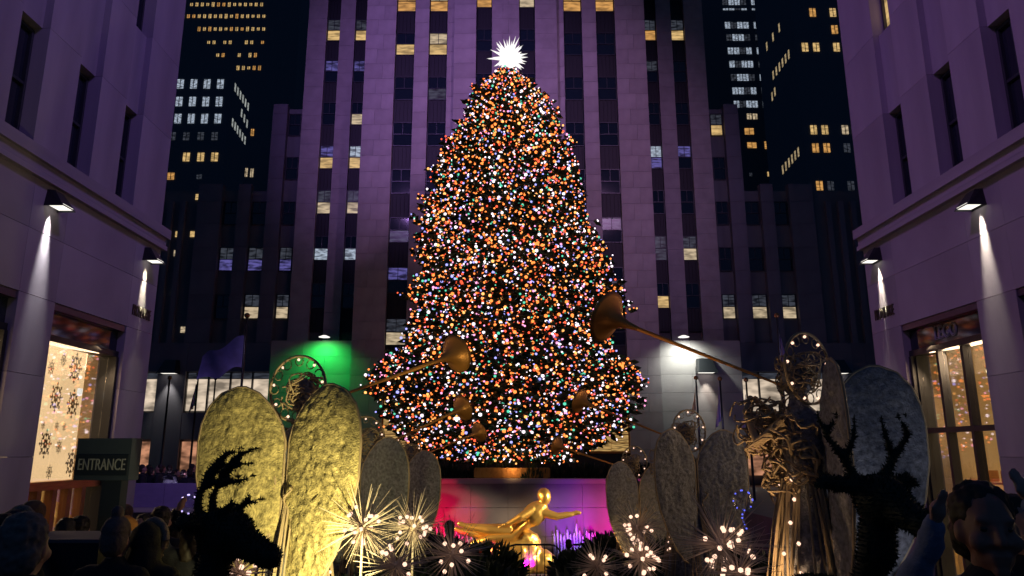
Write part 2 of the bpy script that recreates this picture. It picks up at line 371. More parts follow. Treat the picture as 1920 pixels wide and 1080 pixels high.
def far(name, lab, x0, x1, y0, y1, top, wins, ribs=0):
    o = thing(name, lab, 'building', ((x0 + x1) / 2, y0, 0)); cx = (x0 + x1) / 2
    solid('wall', 'far_wall', x0 - cx, x1 - cx, .12, y1 - y0, -2.6, top, o)
    if ribs:
        n = int((x1 - x0) / ribs)
        for i in range(n + 1): block('pier', 'far_wall', x0 - cx + i * ribs - .28, x0 - cx + i * ribs + .28, -.2, .15, -2.6, top, o)
    for px, py, wp, hp, mt in wins:
        p = at(px, py, y0); sc = y0 / FPX
        block('window', mt, p.x - cx - wp * sc / 2, p.x - cx + wp * sc / 2, .02, .16, p.z - hp * sc * .6, p.z + hp * sc * .6, o)
        block('window_bar', 'sash', p.x - cx - .06, p.x - cx + .06, -.03, .02, p.z - hp * sc * .6, p.z + hp * sc * .6, o)
    return o
wb = []
for r_, y_ in enumerate((157, 190, 222)):
    for i, x_ in enumerate((338, 363, 388, 413)): wb.append((x_ - (y_ - 157) * .075, y_, 13, 17, 'pane_white'))
for x_ in (323, 349, 376, 402): wb.append((x_, 255, 12, 14, 'pane_dim'))
for x_ in (349, 376, 402): wb.append((x_, 294, 13, 15, 'pane_warm'))
wb += [(320, 330, 13, 12, 'pane_amber'), (373, 331, 10, 8, 'pane_dim'), (311, 287, 5, 14, 'pane_warm')]
B = far('office_block', 'dark office block with three rows of white lit windows, left of the tower', -80, -51.3, 124, 134, 71, wb)
for (xa, ya, xb, yb, n) in ((441, 164, 465, 200, 6), (453, 212, 463, 232, 3), (436, 230, 459, 263, 6)):
    for i in range(n):
        p = atx(xa + (xb - xa) * i / (n - 1), ya + (yb - ya) * i / (n - 1), -51.3)
        block('window', 'slit_white', -51.3 + 65.65 - .1, -51.3 + 65.65 + .05, p.y - 124 - .3, p.y - 124 + .3, p.z - .8, p.z + .8, B)
wc = []
for y_, xa, xb, keep in ((8, 359, 493, .9), (30, 343, 502, 1), (54, 373, 499, 1), (79, 391, 500, .75), (103, 408, 494, .6), (127, 446, 500, .85)):
    x_ = xa
    while x_ <= xb + 1:
        if rnd.random() < keep: wc.append((x_, y_, 5.2, 8 * rnd.uniform(.6, 1.05), 'pane_warm' if rnd.random() < .8 else 'pane_amber'))
        x_ += 10.1
wc += [(473, 248, 6, 12, 'pane_amber'), (461, 323, 6, 15, 'pane_cream'), (472, 324, 6, 15, 'pane_cream')]
far('skyscraper', 'distant dark skyscraper with rows of small amber windows, left of the tower', -110, -52.5, 165, 190, 150, wc)
wd = []
for i, y_ in enumerate((3, 17, 47, 70, 95, 120, 145, 170, 195)):
    dx = y_ * .115 if y_ > 40 else y_ * .1
    for q in range(4): wd.append((1359 + dx + q * 11.5, y_, 10.5, 12 if y_ != 17 else 3, 'pane_white' if (i + q) % 3 else 'pane_dim'))
    for q in range(2): wd.append((1412 + dx + q * 9, y_, 8, 12 if y_ != 17 else 3, 'pane_white' if rnd.random() < .7 else 'pane_dim'))
wd += [(1405, 218, 9, 10, 'pane_cream'), (1416, 218, 9, 10, 'pane_cream'), (1405, 246, 18, 11, 'pane_amber'), (1441, 247, 12, 12, 'pane_dim'), (1410, 272, 18, 10, 'pane_amber'), (1441, 272, 15, 13, 'pane_amber'), (1408, 327, 5, 6, 'pane_dim'), (1443, 326, 8, 8, 'pane_warm')]
far('skyscraper', 'distant skyscraper with stacked bands of cold white office windows, right of the tower', 45, 95, 165, 190, 150, wd)
we = []
for y_, ms in ((23, (0, 'pane_amber', 'pane_warm', 0)), (55, (0, 0, 'pane_amber', 'pane_cream')), (88, ('pane_warm', 'pane_warm', 'pane_warm', 'pane_cream')), (243, ('pane_warm', 'pane_warm', 'pane_cream', 'pane_cream')), (277, ('pane_amber', 'pane_amber', 'pane_dim', 'pane_dim')), (348, ('pane_amber', 'pane_dim', 'pane_dim', 'pane_dim')), (383, ('pane_warm', 'pane_warm', 'pane_warm', 'pane_warm')), (419, ('pane_white', 'pane_white', 'pane_dim', 'pane_dim'))):
    for q, x_ in enumerate((1526, 1547, 1585, 1604)):
        if ms[q]: we.append((x_ + (y_ - 243) * .105, y_, 12.5, 16, ms[q]))
E_ = far('office_block', 'tall dark office block with scattered yellow windows, right of the tower', 54.9, 90, 124, 142, 120, we)
for (xa, ya, xb, yb, n) in ((1438, 87, 1461, 52, 3), (1450, 141, 1479, 102, 6), (1448, 181, 1453, 172, 2), (1468, 318, 1497, 285, 6)):
    for i in range(n):
        p = atx(xa + (xb - xa) * i / (n - 1), ya + (yb - ya) * i / (n - 1), 54.9)
        block('window', 'slit_yellow', 54.9 - 72.45 - .05, 54.9 - 72.45 + .1, p.y - 124 - .3, p.y - 124 + .3, p.z - .9, p.z + .9, E_)

# ------------------------------------------------------------------ buildings along the promenade
def text(name, body, size, matn, parent, mw, sx=1, ext=.012, outline=0):
    cu = bpy.data.curves.new(name, 'FONT'); cu.body = body; cu.size = size; cu.extrude = ext; cu.align_x = 'CENTER'; cu.align_y = 'CENTER'
    if outline: cu.fill_mode = 'NONE'; cu.bevel_depth = outline; cu.extrude = 0
    o = bpy.data.objects.new(name, cu); COL.objects.link(o)
    dg = bpy.context.evaluated_depsgraph_get(); me = bpy.data.meshes.new_from_object(o.evaluated_get(dg)); bpy.data.objects.remove(o)
    me.materials.clear(); me.materials.append(M[matn])
    r = link(name, me, parent); r.matrix_local = mw @ Matrix.Diagonal((sx, 1, 1, 1)); return r
def side(s, XW, lab, wy, lamp_y, pil, shop):
    """s=-1 left, +1 right; wall face at XW looking into the promenade; local x = outward from face into the building"""
    o = thing('promenade_building', lab, 'building', (XW, 0, 0))
    def bk(n, m_, d0, d1, y0, y1, z0, z1, p=o): # d = depth behind the face
        return block(n, m_, min(s * d0, s * d1), max(s * d0, s * d1), y0, y1, z0, z1, p)
    y_end = 16.2
    bk('wall_core', 'joint', .5, 9, 4, y_end - .1, 4.6, 16)
    bk('wall_core', 'joint', 3.2, 9, 4, y_end - .1, -1.3, 4.6); 
    # upper storeys: proud piers, recessed window bays
    edges = [4.0]
    for c in sorted(wy): edges += [c - .36, c + .36]
    edges.append(y_end - .1)
    for i in range(0, len(edges), 2):
        z = 7.0
        for zt in (9.2, 11.1, 13.3, 15.9): bk('stone_block', 'side_stone', 0, .6, edges[i], edges[i + 1], z + .006, zt); z = zt
    for c in wy:
        for z0, z1 in ((9.2, 11.1), (13.2, 15.9)): bk('stone_panel', 'side_stone', .14, .6, c - .358, c + .358, z0, z1)
        for z0 in (7.06, 11.12):
            rz = -s * math.pi / 2
            wn = window(o, s * .32, c, z0 + 1.05, .70, 2.06, 'glass_dark', 'glass_dark', rz if s < 0 else -math.pi / 2)
            if s > 0 and z0 > 10 and c == max(wy):
                for ch in wn.children: ch.data = pane_mesh(.70 - .12, 1.03 - .08, 'pane_warm')
    # moulded ledge
    bk('ledge', 'side_stone', -.14, .6, 4, y_end + .12, 6.78, 7.0); bk('ledge', 'side_stone', -.07, .6, 4, y_end + .06, 6.62, 6.78); bk('ledge', 'side_stone', -.10, .6, 4, y_end + .09, 6.5, 6.6)
    # plain stone wall above the shops
    ys = [4.0, 8.2, pil[0][0], pil[0][1], pil[1][0], y_end]
    for a, c in zip(ys[:-1], ys[1:]):
        z = 4.52
        for zt in (5.62, 6.5): bk('stone_block', 'side_stone', 0, .55, a + .002, c - .002, z + .008, zt); z = zt
    # pillars of stone blocks
    for a, c in pil + [(7.2, 8.2)]:
        z = g(16) - .3
        for zt in (.4, 1.85, 3.2, 4.52): bk('stone_block', 'side_stone', -.0, .7, a, c, z + .008, zt); z = zt
    # shop front between the pillars
    y0, y1 = pil[0][1], pil[1][0]
    for (y0, y1, first) in ((pil[0][1], pil[1][0], True), (8.2, pil[0][0], False)):
        bk('awning', 'awning', .02, .5, y0, y1, 4.40, 4.515); bk('sign_board', 'glass_dark', .16, .4, y0, y1, 3.98, 4.40); bk('transom', 'black_metal', .10, .4, y0, y1, 3.86, 3.98)
        for a in ((y0, y0 + .09), (y1 - .09, y1)): bk('jamb', 'black_metal', .08, .45, a[0], a[1], g(16) - .3, 3.86)
        zb = 1.37 if s < 0 else -.6
        n = 3
        for i in range(n):
            a = y0 + .09 + (y1 - y0 - .18) * i / n; c = y0 + .09 + (y1 - y0 - .18) * (i + 1) / n
            if s < 0: bk('pane', 'glass_shop', .25, .262, a + .004, c - .004, zb + .06, 3.86)
            else:
                bk('pane', 'glass_shop', .25, .262, a + .04, c - .04, 2.40, 3.86); bk('pane', 'glass_shop', .25, .262, a + .04, c - .04, zb, 2.30)
                bk('mullion', 'black_metal', .16, .32, c - .04, c + .04, zb, 3.86)
        if s > 0: bk('transom', 'black_metal', .15, .33, y0 + .09, y1 - .09, 2.30, 2.40)
        else:
            bk('transom', 'bronze', .12, .4, y0 + .09, y1 - .09, 1.27, 1.42)
            for i in range(5):
                a = y0 + .09 + (y1 - y0 - .18) * i / 5; bk('door_post', 'wood_door', .2, .36, a, a + .13, g(16) - .2, 1.27)
                bk('door_pane', 'glass_shop', .27, .28, a + .14, a + (y1 - y0 - .18) / 5 - .01, g(16) - .2, 1.27)
        # the lit room behind the glass
        mt = 'shop_cream' if s < 0 else 'shop_tan'
        bk('room_back', mt, .75 if s < 0 else 1.7, .8 if s < 0 else 1.75, y0, y1, 1.37 if s < 0 else g(16), 4.2)
        bk('room_back', mt, 2.2, 2.25, y0, y1, g(16) - .2, 1.3)
        la = bpy.data.lights.new('shop_fill_light', 'AREA'); la.shape = 'RECTANGLE'; la.size = 1.4; la.size_y = .8; la.energy = 55 if s < 0 else 95; la.color = (1, .68, .40)  # added fill light, aimed out through the glass to brighten the promenade
        lo = bpy.data.objects.new('shop_fill_light', la); COL.objects.link(lo); lo.location = (XW + s * .5, (y0 + y1) / 2, 3.7); lo.rotation_euler = Vector((-s * .8, -.25, -.75)).to_track_quat('-Z', 'Y').to_euler()
        bk('room_ceiling', 'shelf', .3, 2.3, y0, y1, 4.2, 4.25); bk('room_side', 'shelf', .5, 2.3, y1, y1 + .04, g(16), 4.2)
    return o, bk
SL, bkL = side(-1, -8.0, 'purple-lit stone building with snowflake shop window along the promenade', [11.05, 12.73, 14.4, 9.37], 0, [(11.62, 12.6), (15.08, 16.2)], 0)
SR, bkR = side(1, 8.3, 'mauve-lit stone building with glazed toy shop along the promenade', [11.0, 12.65, 14.35, 9.35], 0, [(11.5, 12.5), (15.0, 16.2)], 0)
def onwall(s, x, y, z):  # matrix for lettering on a side wall
    if s < 0: return Matrix(((0, 0, 1, x), (1, 0, 0, y), (0, 1, 0, z), (0, 0, 0, 1)))
    return Matrix(((0, 0, -1, x), (-1, 0, 0, y), (0, 1, 0, z), (0, 0, 0, 1)))
text('lettering', 'PROMENADE', .34, 'letter_dark', SL, onwall(-1, .012, 15.62, 4.90), .40)
text('lettering', 'PROMENADE', .34, 'letter_dark', SR, onwall(1, -.012, 15.58, 4.90), .40)
text('sign_lettering', 'LEGO', .36, 'letter_grey', SR, onwall(1, .145, 13.75, 4.19), .8, outline=.008)
# snowflake motifs on the cream display wall
def snowflake():
    b = MB()
    for k in range(8):
        a = math.pi * k / 4; d = Vector((0, math.cos(a), math.sin(a))); e = Vector((0, -math.sin(a), math.cos(a)))
        for r0, r1, w in ((.03, .44, .11), (.42, .76, .17), (.72, 1.0, .13)):
            b.add([d * r0, d * (r0 + r1) / 2 + e * w, d * r1, d * (r0 + r1) / 2 - e * w], [(0, 1, 2, 3)])
        for sgn in (1, -1): b.add([d * .42, d * .62 + e * sgn * .26, d * .74 + e * sgn * .2, d * .56 + e * sgn * .08], [(0, 1, 2, 3)])
    return b.mesh('snowflake_motif', 'motif')
sf = snowflake()
for px, py, r in ((105, 690, 16), (128, 675, 14), (150, 690, 32), (173, 700, 18), (114, 745, 30), (145, 757, 30), (168, 775, 26), (94, 832, 28), (115, 800, 10), (129, 800, 9), (119, 838, 14), (142, 868, 28), (101, 885, 14), (207, 715, 32), (186, 680, 12), (179, 720, 9), (200, 760, 22), (90, 797, 9)):
    p = atx(px, py, -8.25 - .4)
    link('snowflake_motif', sf, SL, (-.74, p.y, p.z), scale=(1, r * .0072, r * .0102))
link('spot_lamp', unit('lamp_face'), SL, (-.5, 14.55, 3.1), scale=(.04, .12, .14))
# things seen in the toy shop
q = MB(); q.ball((0, 0, 0), (.16, .16, .3), 10); q.tube([(0, 0, .3), (0, 0, .75)], .01); tag(q.build('hanging_ornament', 'needles', None, True, (9.2, 13.6, 3.45)), 'dark green ornament hanging inside the toy shop window', 'ornament')
sh = thing('shop_shelf', 'wooden display shelf with boxes inside the toy shop window', 'shelf', (9.3, 13.7, g(16)))
for k in range(3): block('board', 'shelf', -.15, .15, -1.0, 1.0, .7 + k * .8, .74 + k * .8, sh)
for k in range(2): block('upright', 'shelf', -.15, .15, -1.04 + k * 2.04, -1 + k * 2.04, 0, 2.4, sh)
for k in range(10): block('box', rnd.choice(['coat_red', 'coat_orange', 'coat_blue', 'purple_cloth']), -.12, .12, -.95 + k * .19, -.8 + k * .19, .742 + .8 * (k % 3), .95 + .8 * (k % 3), sh)

# wall lamps with their downlight
def wall_lamp(s, XW, y, z, lab, watts, col, size=1.0, zt=-2.2):
    o = thing('wall_lamp', lab, 'lamp', (XW, y, z), 0, None); k = size
    b = MB(); d = -s
    b.add([(d * .0, -.2 * k, .42 * k), (d * .0, .2 * k, .42 * k), (d * .16 * k, .16 * k, .42 * k), (d * .16 * k, -.16 * k, .42 * k), (d * .0, -.26 * k, 0), (d * .0, .26 * k, 0), (d * .46 * k, .26 * k, 0), (d * .46 * k, -.26 * k, 0)],
          [(0, 1, 2, 3), (0, 3, 7, 4), (1, 5, 6, 2), (3, 2, 6, 7), (0, 4, 5, 1)]); b.build('hood', 'black_metal', o)
    b = MB(); b.box(min(d * .08, d * .42) * k, max(d * .08, d * .42) * k, -.2 * k, .2 * k, .02, .05); b.build('diffuser', 'lamp_face', o)
    b = MB(); b.box(min(0, -d * .03), max(0, -d * .03), -.12, .12, .05, .3); b.build('bracket', 'black_metal', o)
    l = spot((XW + d * .10, y, z + .10), (XW - d * .03, y, z - 4), col, watts * 26, 21, 1, .06)
    return o
wall_lamp(-1, -8.0, 12.1, 6.1, 'black wedge lamp lighting the pillar beside the snowflake shop window', 544, (1, .97, .92), .74)
wall_lamp(-1, -8.0, 15.6, 6.05, 'black wedge lamp above dark lettering on the purple stone corner', 416, (1, .90, .60), .74)
wall_lamp(1, 8.3, 12.05, 6.1, 'black wedge lamp lighting the pillar beside the toy shop', 480, (1, .90, .66), .74)
wall_lamp(1, 8.3, 15.6, 6.05, 'black wedge lamp above dark lettering on the mauve stone corner', 416, (1, .88, .66), .74)
def front_lamp(p, lab, watts, col):
    o = thing('wall_lamp', lab, 'lamp', p); b = MB()
    b.add([(-.55, 0, 1), (.55, 0, 1), (.4, -.3, 1), (-.4, -.3, 1), (-.65, 0, 0), (.65, 0, 0), (.65, -.9, 0), (-.65, -.9, 0)], [(0, 1, 2, 3), (0, 3, 7, 4), (1, 5, 6, 2), (3, 2, 6, 7), (0, 4, 5, 1)]); b.build('hood', 'black_metal', o)
    b = MB(); b.box(-.5, .5, -.8, -.1, .03, .06); b.build('diffuser', 'lamp_face', o)
    spot((p[0], p[1] - .45, p[2] - .05), (p[0], p[1] - .05, p[2] - 3), col, watts, 60, .8, .1)
front_lamp((at(320, 700, 51.8).x, 51.86, 7.3), 'black wedge lamp on the far pillar between the plaza shops', 260, (1, .95, .8))
front_lamp((at(1322, 690, 48.5).x, 48.59, 7.0), 'black wedge lamp on the white-lit entrance block', 260, (1, .93, .75))
front_lamp((at(1572, 700, 51.8).x, 51.86, 7.3), 'black wedge lamp on the far wing behind the big angel wing', 300, (1, 1, .8))

# ------------------------------------------------------------------ Christmas tree
TY = 36.0; TX = .1
tree = thing('christmas_tree', 'giant Christmas tree covered in coloured lights with a white star on top', 'tree', (TX, TY, -.35))
PROF = [(1.7, 2.4), (2.1, 3.6), (2.6, 4.8), (3.3, 5.75), (4.4, 6.15), (5.7, 5.85), (7.2, 5.4), (8.4, 5.2), (11.2, 4.95), (14, 4.4), (17, 3.4), (20.1, 2.2), (21.2, 1.25), (22.0, .45)]
def prof(z):
    for (a, ra), (c, rc) in zip(PROF[:-1], PROF[1:]):
        if a <= z <= c: return ra + (rc - ra) * (z - a) / (c - a)
    return .3
b = MB(); b.tube([(0, 0, 0), (0, 0, 8), (0, 0, 16), (0, 0, 22.4)], [.42, .32, .18, .05], 10); b.build('trunk', 'bark', tree)
fol = MB(); brm = MB(); bulbs = []
z = 1.9; tr_ = random.Random(3)
while z < 22.1:
    Rz = prof(z); n = max(6, int(2 * math.pi * Rz / .64)); off = tr_.random() * 6.28
    for i in range(n):
        a = off + 2 * math.pi * i / n + tr_.uniform(-.07, .07)
        lump = noise.noise(Vector((math.cos(a) * 1.7, math.sin(a) * 1.7, z * .42)))
        Rb = Rz * (.95 + .30 * lump + (.10 if tr_.random() < .12 else 0) + tr_.uniform(-.14, .08)); zz = z + tr_.uniform(-.15, .15) + .35 - .35
        d = Vector((math.cos(a), math.sin(a), 0)); e = Vector((-math.sin(a), math.cos(a), 0))
        rise = .25 if z < 18 else .7
        def bp(t): return d * (Rb * t) + Vector((0, 0, zz + .35 * (1 - t) - .9 * t * (1 - t) * (Rz / 6) + rise * t * t * .6))
        brm.tube([bp(.05), bp(.4), bp(.75), bp(1)], [.04, .03, .02, .008], 3, caps=False)
        front = d.y < .35
        for k in range(17 if front else 5):
            t = 1 - tr_.random() ** 1.3 * .72; p = bp(t); L = tr_.uniform(.35, .75) * (.6 + .4 * Rz / 6)
            sd = (d * tr_.uniform(.3, .9) + e * tr_.choice((-1, 1)) * tr_.uniform(.3, .9) + Vector((0, 0, tr_.uniform(-.5, .25)))).normalized()
            up = sd.cross(Vector((tr_.uniform(-1, 1), tr_.uniform(-1, 1), 1.2))).normalized() * (.10 + .05 * tr_.random())
            for q in range(3):
                u2 = Matrix.Rotation(q * 1.05, 3, sd) @ up
                fol.add([p - u2 * .4, p + sd * L * .45 + u2, p + sd * L, p + sd * L * .45 - u2], [(0, 1, 2, 3)])
            if tr_.random() < .88:
                bulbs.append(p + sd * L * tr_.uniform(.3, 1) + Vector((tr_.uniform(-.06, .06), tr_.uniform(-.06, .06), tr_.uniform(-.02, .09))))
        bulbs.append(bp(1.02))
    z += .27 if z < 18 else .22
fol.build('needles', 'needles', tree, kind='stuff'); brm.build('branches', 'bark', tree, kind='stuff')
names = [n_ for n_, c_, s_, w_ in BC]; wts = [w_ for n_, c_, s_, w_ in BC]
bm_one = []
for n_ in names:
    q = MB(); q.ico((0, 0, 0), 1); bm_one.append(q.mesh('light_bulb', 'bulb_' + n_, True))
order = sorted(range(len(bulbs)), key=lambda i: bulbs[i].y); fr_set = set(order[i * 9] for i in range(300))
rest = MB()
for i, p in enumerate(bulbs):
    ci = tr_.choices(range(len(names)), wts)[0]; rr = tr_.uniform(.034, .060) if tr_.random() < .8 else tr_.uniform(.062, .078) * (1.12 if names[ci] in ('orange', 'amber', 'white') else 1)
    if i in fr_set: link('light_bulb', bm_one[ci], tree, p, scale=(rr, rr, rr))
    else: rest.ico(p, rr, ci)
rest.build('light_bulbs', ['bulb_' + n_ for n_ in names], tree, True, kind='stuff')
# star
b = MB(); sc_ = Vector((.08, 0, 23.35)); sr = random.Random(5)
b.ball((0, 0, 0), .50, 14)
for k in range(70):
    zc = 1 - 2 * (k + .5) / 70; aa = k * 2.399963; d = Vector((math.sqrt(1 - zc * zc) * math.cos(aa), math.sqrt(1 - zc * zc) * math.sin(aa), zc))
    Ls = sr.uniform(.8, 1.3); a1 = d.orthogonal().normalized() * .10; a2 = d.cross(a1)
    b.add([d * .42 + a1, d * .42 + a2, d * .42 - a1, d * .42 - a2, d * Ls], [(0, 1, 4), (1, 2, 4), (2, 3, 4), (3, 0, 4)])
b.build('star', 'star_glow', tree, loc=sc_)

# planting, planter and rail at the foot of the tree
def leafy(b, c, rx, ry, rz, n, L, r, up=.4):
    for _ in range(n):
        while True:
            p = Vector((r.uniform(-1, 1), r.uniform(-1, 1), r.uniform(-1, 1)))
            if .25 < p.length < 1: break
        q = Vector((p.x * rx, p.y * ry, p.z * rz)) + Vector(c); d = (p.normalized() + Vector((r.uniform(-.5, .5), r.uniform(-.5, .5), up + r.uniform(-.3, .4)))).normalized()
        s = d.orthogonal().normalized(); s = Matrix.Rotation(r.uniform(0, 6.28), 3, d) @ s * L * .16
        b.add([q - s * .3, q + d * L * .5 + s, q + d * L, q + d * L * .5 - s], [(0, 1, 2, 3)])
sr2 = random.Random(11); shrub_me = []
for k in range(3):
    b = MB(); leafy(b, (0, 0, .34), .5, .5, .36, 750, .2, sr2); shrub_me.append(b.mesh('foliage', 'shrub_leaf'))
stem_b = MB(); stem_b.tube([(0, 0, -.1), (.02, 0, .3), (0, .02, .5)], [.04, .03, .01], 5); stem_me = stem_b.mesh('stem', 'bark')
def shrub(x, y, z, s, h, lab, grp):
    o = thing('shrub', lab, 'shrub', (x, y, z), sr2.uniform(0, 6.28), grp); o.scale = (s, s, h)
    link('foliage', sr2.choice(shrub_me), o); link('stem', stem_me, o)
for i in range(15): shrub(-8.4 + i * 1.2, 32.8 + sr2.uniform(-.3, .5), -.36, 1.5, 2.2, 'dark clipped shrub in the hedge under the lit tree', 'hedge under the tree')
pl = thing('planter', 'copper-lit ribbed planter on the parapet below the tree', 'planter', (at(960, 882, 32.3).x, 32.3, .825))
solid('box', 'bronze', -1.6, 1.6, -.2, .2, 0, .42, pl)
for i in range(17): block('rib', 'bronze', -1.6 + i * .2 - .035, -1.6 + i * .2 + .035, -.25, -.2, .03, .4, pl)
spot((.3, 30.9, 1.2), (.3, 32.2, 1.0), (1, .55, .2), 26, 120, 1, .1)

# ------------------------------------------------------------------ remeshed figures
def blob(name, parts, matn, voxel, parent=None, smooth=2, amp=0, freq=20, fat=1):
    """parts: ('e', centre, radii) ellipsoids and ('t', points, radii) limbs, fused into one continuous skin"""
    b = MB()
    for p in parts:
        if fat != 1: p = (p[0], p[1], tuple(q * fat for q in p[2]) if isinstance(p[2], (list, tuple)) else p[2] * fat) + tuple(p[3:])
        if p[0] == 'e': b.ball(p[1], p[2], 14, rot=p[3] if len(p) > 3 else None)
        else:
            b.tube(p[1], p[2], 10)
            rs = p[2] if isinstance(p[2], (list, tuple)) else [p[2]] * len(p[1])
            for c, r in zip(p[1], rs): b.ball(c, r * 1.0, 10)
    o = b.build(name, matn, None)
    md = o.modifiers.new('r', 'REMESH'); md.mode = 'VOXEL'; md.voxel_size = voxel
    if smooth: s = o.modifiers.new('s', 'SMOOTH'); s.iterations = smooth; s.factor = .5
    dg = bpy.context.evaluated_depsgraph_get(); me = bpy.data.meshes.new_from_object(o.evaluated_get(dg))
    bpy.data.objects.remove(o); me.name = name; me.materials.clear(); me.materials.append(M[matn])
    me.polygons.foreach_set('use_smooth', [True] * len(me.polygons))
    if amp:
        for v in me.vertices: v.co = v.co + v.normal * amp * (noise.noise(v.co * freq) + .5 * noise.noise(v.co * freq * 2.3))
    return link(name, me, parent)
# gilded figure (plain reclining figure on a rock)
st = thing('gilded_statue', 'gilded reclining figure on a golden rock in front of the fountain wall', 'statue', (at(955, 1000, 29.6).x, 29.6, -2.6)); st.scale = (1.05,) * 3
fig = [('e', (.95, 0, 2.05), (.42, .27, .30), Matrix.Rotation(R(-40), 3, 'Y')), ('e', (.45, 0, 1.68), (.40, .25, .24), Matrix.Rotation(R(-38), 3, 'Y')), ('e', (.05, 0, 1.42), (.36, .27, .25)),
       ('t', [(1.12, 0, 2.25), (1.26, 0, 2.48)], [.12, .11]), ('e', (1.33, -.03, 2.66), (.17, .19, .23)), ('e', (1.40, -.2, 2.64), (.035, .06, .04)), ('e', (1.30, .02, 2.74), (.19, .2, .18)),
       ('t', [(1.2, -.12, 2.12), (1.75, -.22, 1.98), (2.3, -.26, 2.06)], [.14, .105, .07]), ('e', (2.42, -.27, 2.09), (.11, .05, .06)),
       ('t', [(.85, -.2, 2.22), (.42, -.42, 1.98), (-.05, -.36, 1.72)], [.13, .10, .07]), ('e', (-.15, -.36, 1.68), (.10, .05, .06)),
       ('t', [(.0, -.12, 1.42), (-.8, -.2, 1.50), (-1.6, -.15, 1.62)], [.23, .16, .085]), ('t', [(.0, .12, 1.36), (-.85, .1, 1.28), (-1.75, .15, 1.42)], [.23, .16, .085]),
       ('t', [(-1.6, -.15, 1.62), (-1.85, -.18, 1.72)], [.085, .06]), ('t', [(-1.75, .15, 1.42), (-2.0, .14, 1.5)], [.085, .06])]
for k, (a, c) in enumerate(((-.03, .16), (-.05, .18), (-.03, .17), (0, .14))): fig.append(('t', [(2.46, -.27 + a, 2.08 + k * .028), (2.46 + c, -.3 + a, 2.06 + k * .035)], [.026, .018]))
for k in range(4): fig.append(('t', [(-.2, -.39 + k * .03, 1.67), (-.36, -.40 + k * .035, 1.63)], [.024, .016]))
fig.append(('t', [(2.4, -.24, 2.13), (2.5, -.2, 2.2)], [.028, .018])); fig.append(('t', [(-.1, -.42, 1.72), (-.18, -.47, 1.74)], [.026, .018]))
blob('figure', fig, 'gold', .03, st, fat=1.38)
blob('rock', [('e', (.2, .05, .5), (1.0, .6, .75)), ('e', (.6, 0, .95), (.5, .42, .5)), ('e', (-.6, 0, .35), (.8, .5, .45)), ('e', (1.1, .1, .3), (.6, .5, .45)), ('e', (.1, 0, 1.1), (.4, .35, .3))], 'gold', .06, st, 1, .05, 4, 1.15)
for k in range(4): 
    b = MB(); y = -.34 + k * .05; b.tube([(.7 - k * .1, y, 1.8 - k * .12), (.1, y - .05, 1.28 - k * .09), (-.7, y, 1.22 - k * .06), (-1.35, y + .05, 1.0 + .03 * math.sin(k * 2)), (-1.5, y + .1, .72)], [.07, .13, .15, .12, .04], 8); b.build('drapery', 'gold', st, True)
spot((8.2, 27.2, .9), (1.0, 29.5, -.9), (1, .80, .45), 6000, 26, .6, .15); spot((-8, 26.6, .9), (.2, 29.5, -1.1), (1, .66, .28), 5600, 26, .6, .15)
# coloured wall wash and fountain
for x, c, w in ((-4.6, (1, .0, .03), 60), (-3.2, (1, .0, .04), 80), (-2.0, (1, .0, .08), 60), (-.7, (.42, .0, 1), 60), (.9, (.34, .0, 1), 60), (2.6, (.45, .0, 1), 80), (3.9, (1, .0, .45), 60), (5.1, (1, .0, .40), 70)):
    spot((x, 28.6, -2.4), (x, 31.3, -.7), c, w * (14 if c[0] == 1 else 9), 50, 1, .12)
fr_ = random.Random(21); jets = []
for x0, x1, n, c in ((-3.2, -1.35, 12, 0), (1.95, 3.85, 15, 1)):
    for i in range(n):
        x = x0 + (x1 - x0) * (i + .5) / n + fr_.uniform(-.04, .04); h = fr_.uniform(1.15, 1.65); b = MB(); b.tube([(0, 0, 0), (.01, 0, h * .5), (0, 0, h * .88), (0, 0, h)], [.022, .03, .055, .02], 6)
        for q in range(14): b.ico((fr_.uniform(-.07, .07), fr_.uniform(-.07, .07), h * fr_.random()), fr_.uniform(.012, .028))
        o = b.build('water_jet', 'water', None, True, (x, 31.05, -2.6)); tag(o, ('pink-lit' if c == 0 else 'violet-lit') + ' fountain water jet beside the gilded statue', 'fountain jet', ('pink' if c == 0 else 'violet') + ' fountain jets')
spot((2.9, 30.3, -2.5), (2.9, 31.0, -1.6), (.45, .4, 1), 60, 120, 1, .1); spot((-2.3, 30.3, -2.5), (-2.3, 31.0, -1.6), (1, .2, .5), 50, 120, 1, .1)
# railing of the overlook
rl = thing('railing', 'black rounded metal railing at the edge of the sunken rink', 'railing', (0, 19.6, g(19.6)))
for i in range(7):
    x = -4.5 + i * 1.5; b = MB(); b.tube([(x, 0, 0), (x, 0, .62), (x + .1, 0, .74), (x + .25, 0, .78), (x + 1.15, 0, .78), (x + 1.3, 0, .74), (x + 1.4, 0, .62), (x + 1.4, 0, 0)], .026, 6); b.build('rail_loop', 'black_metal', rl)
    for k in range(6): b = MB(); b.tube([(x + .2 + k * .2, 0, 0), (x + .2 + k * .2, 0, .77)], .012, 5); b.build('baluster', 'black_metal', rl)

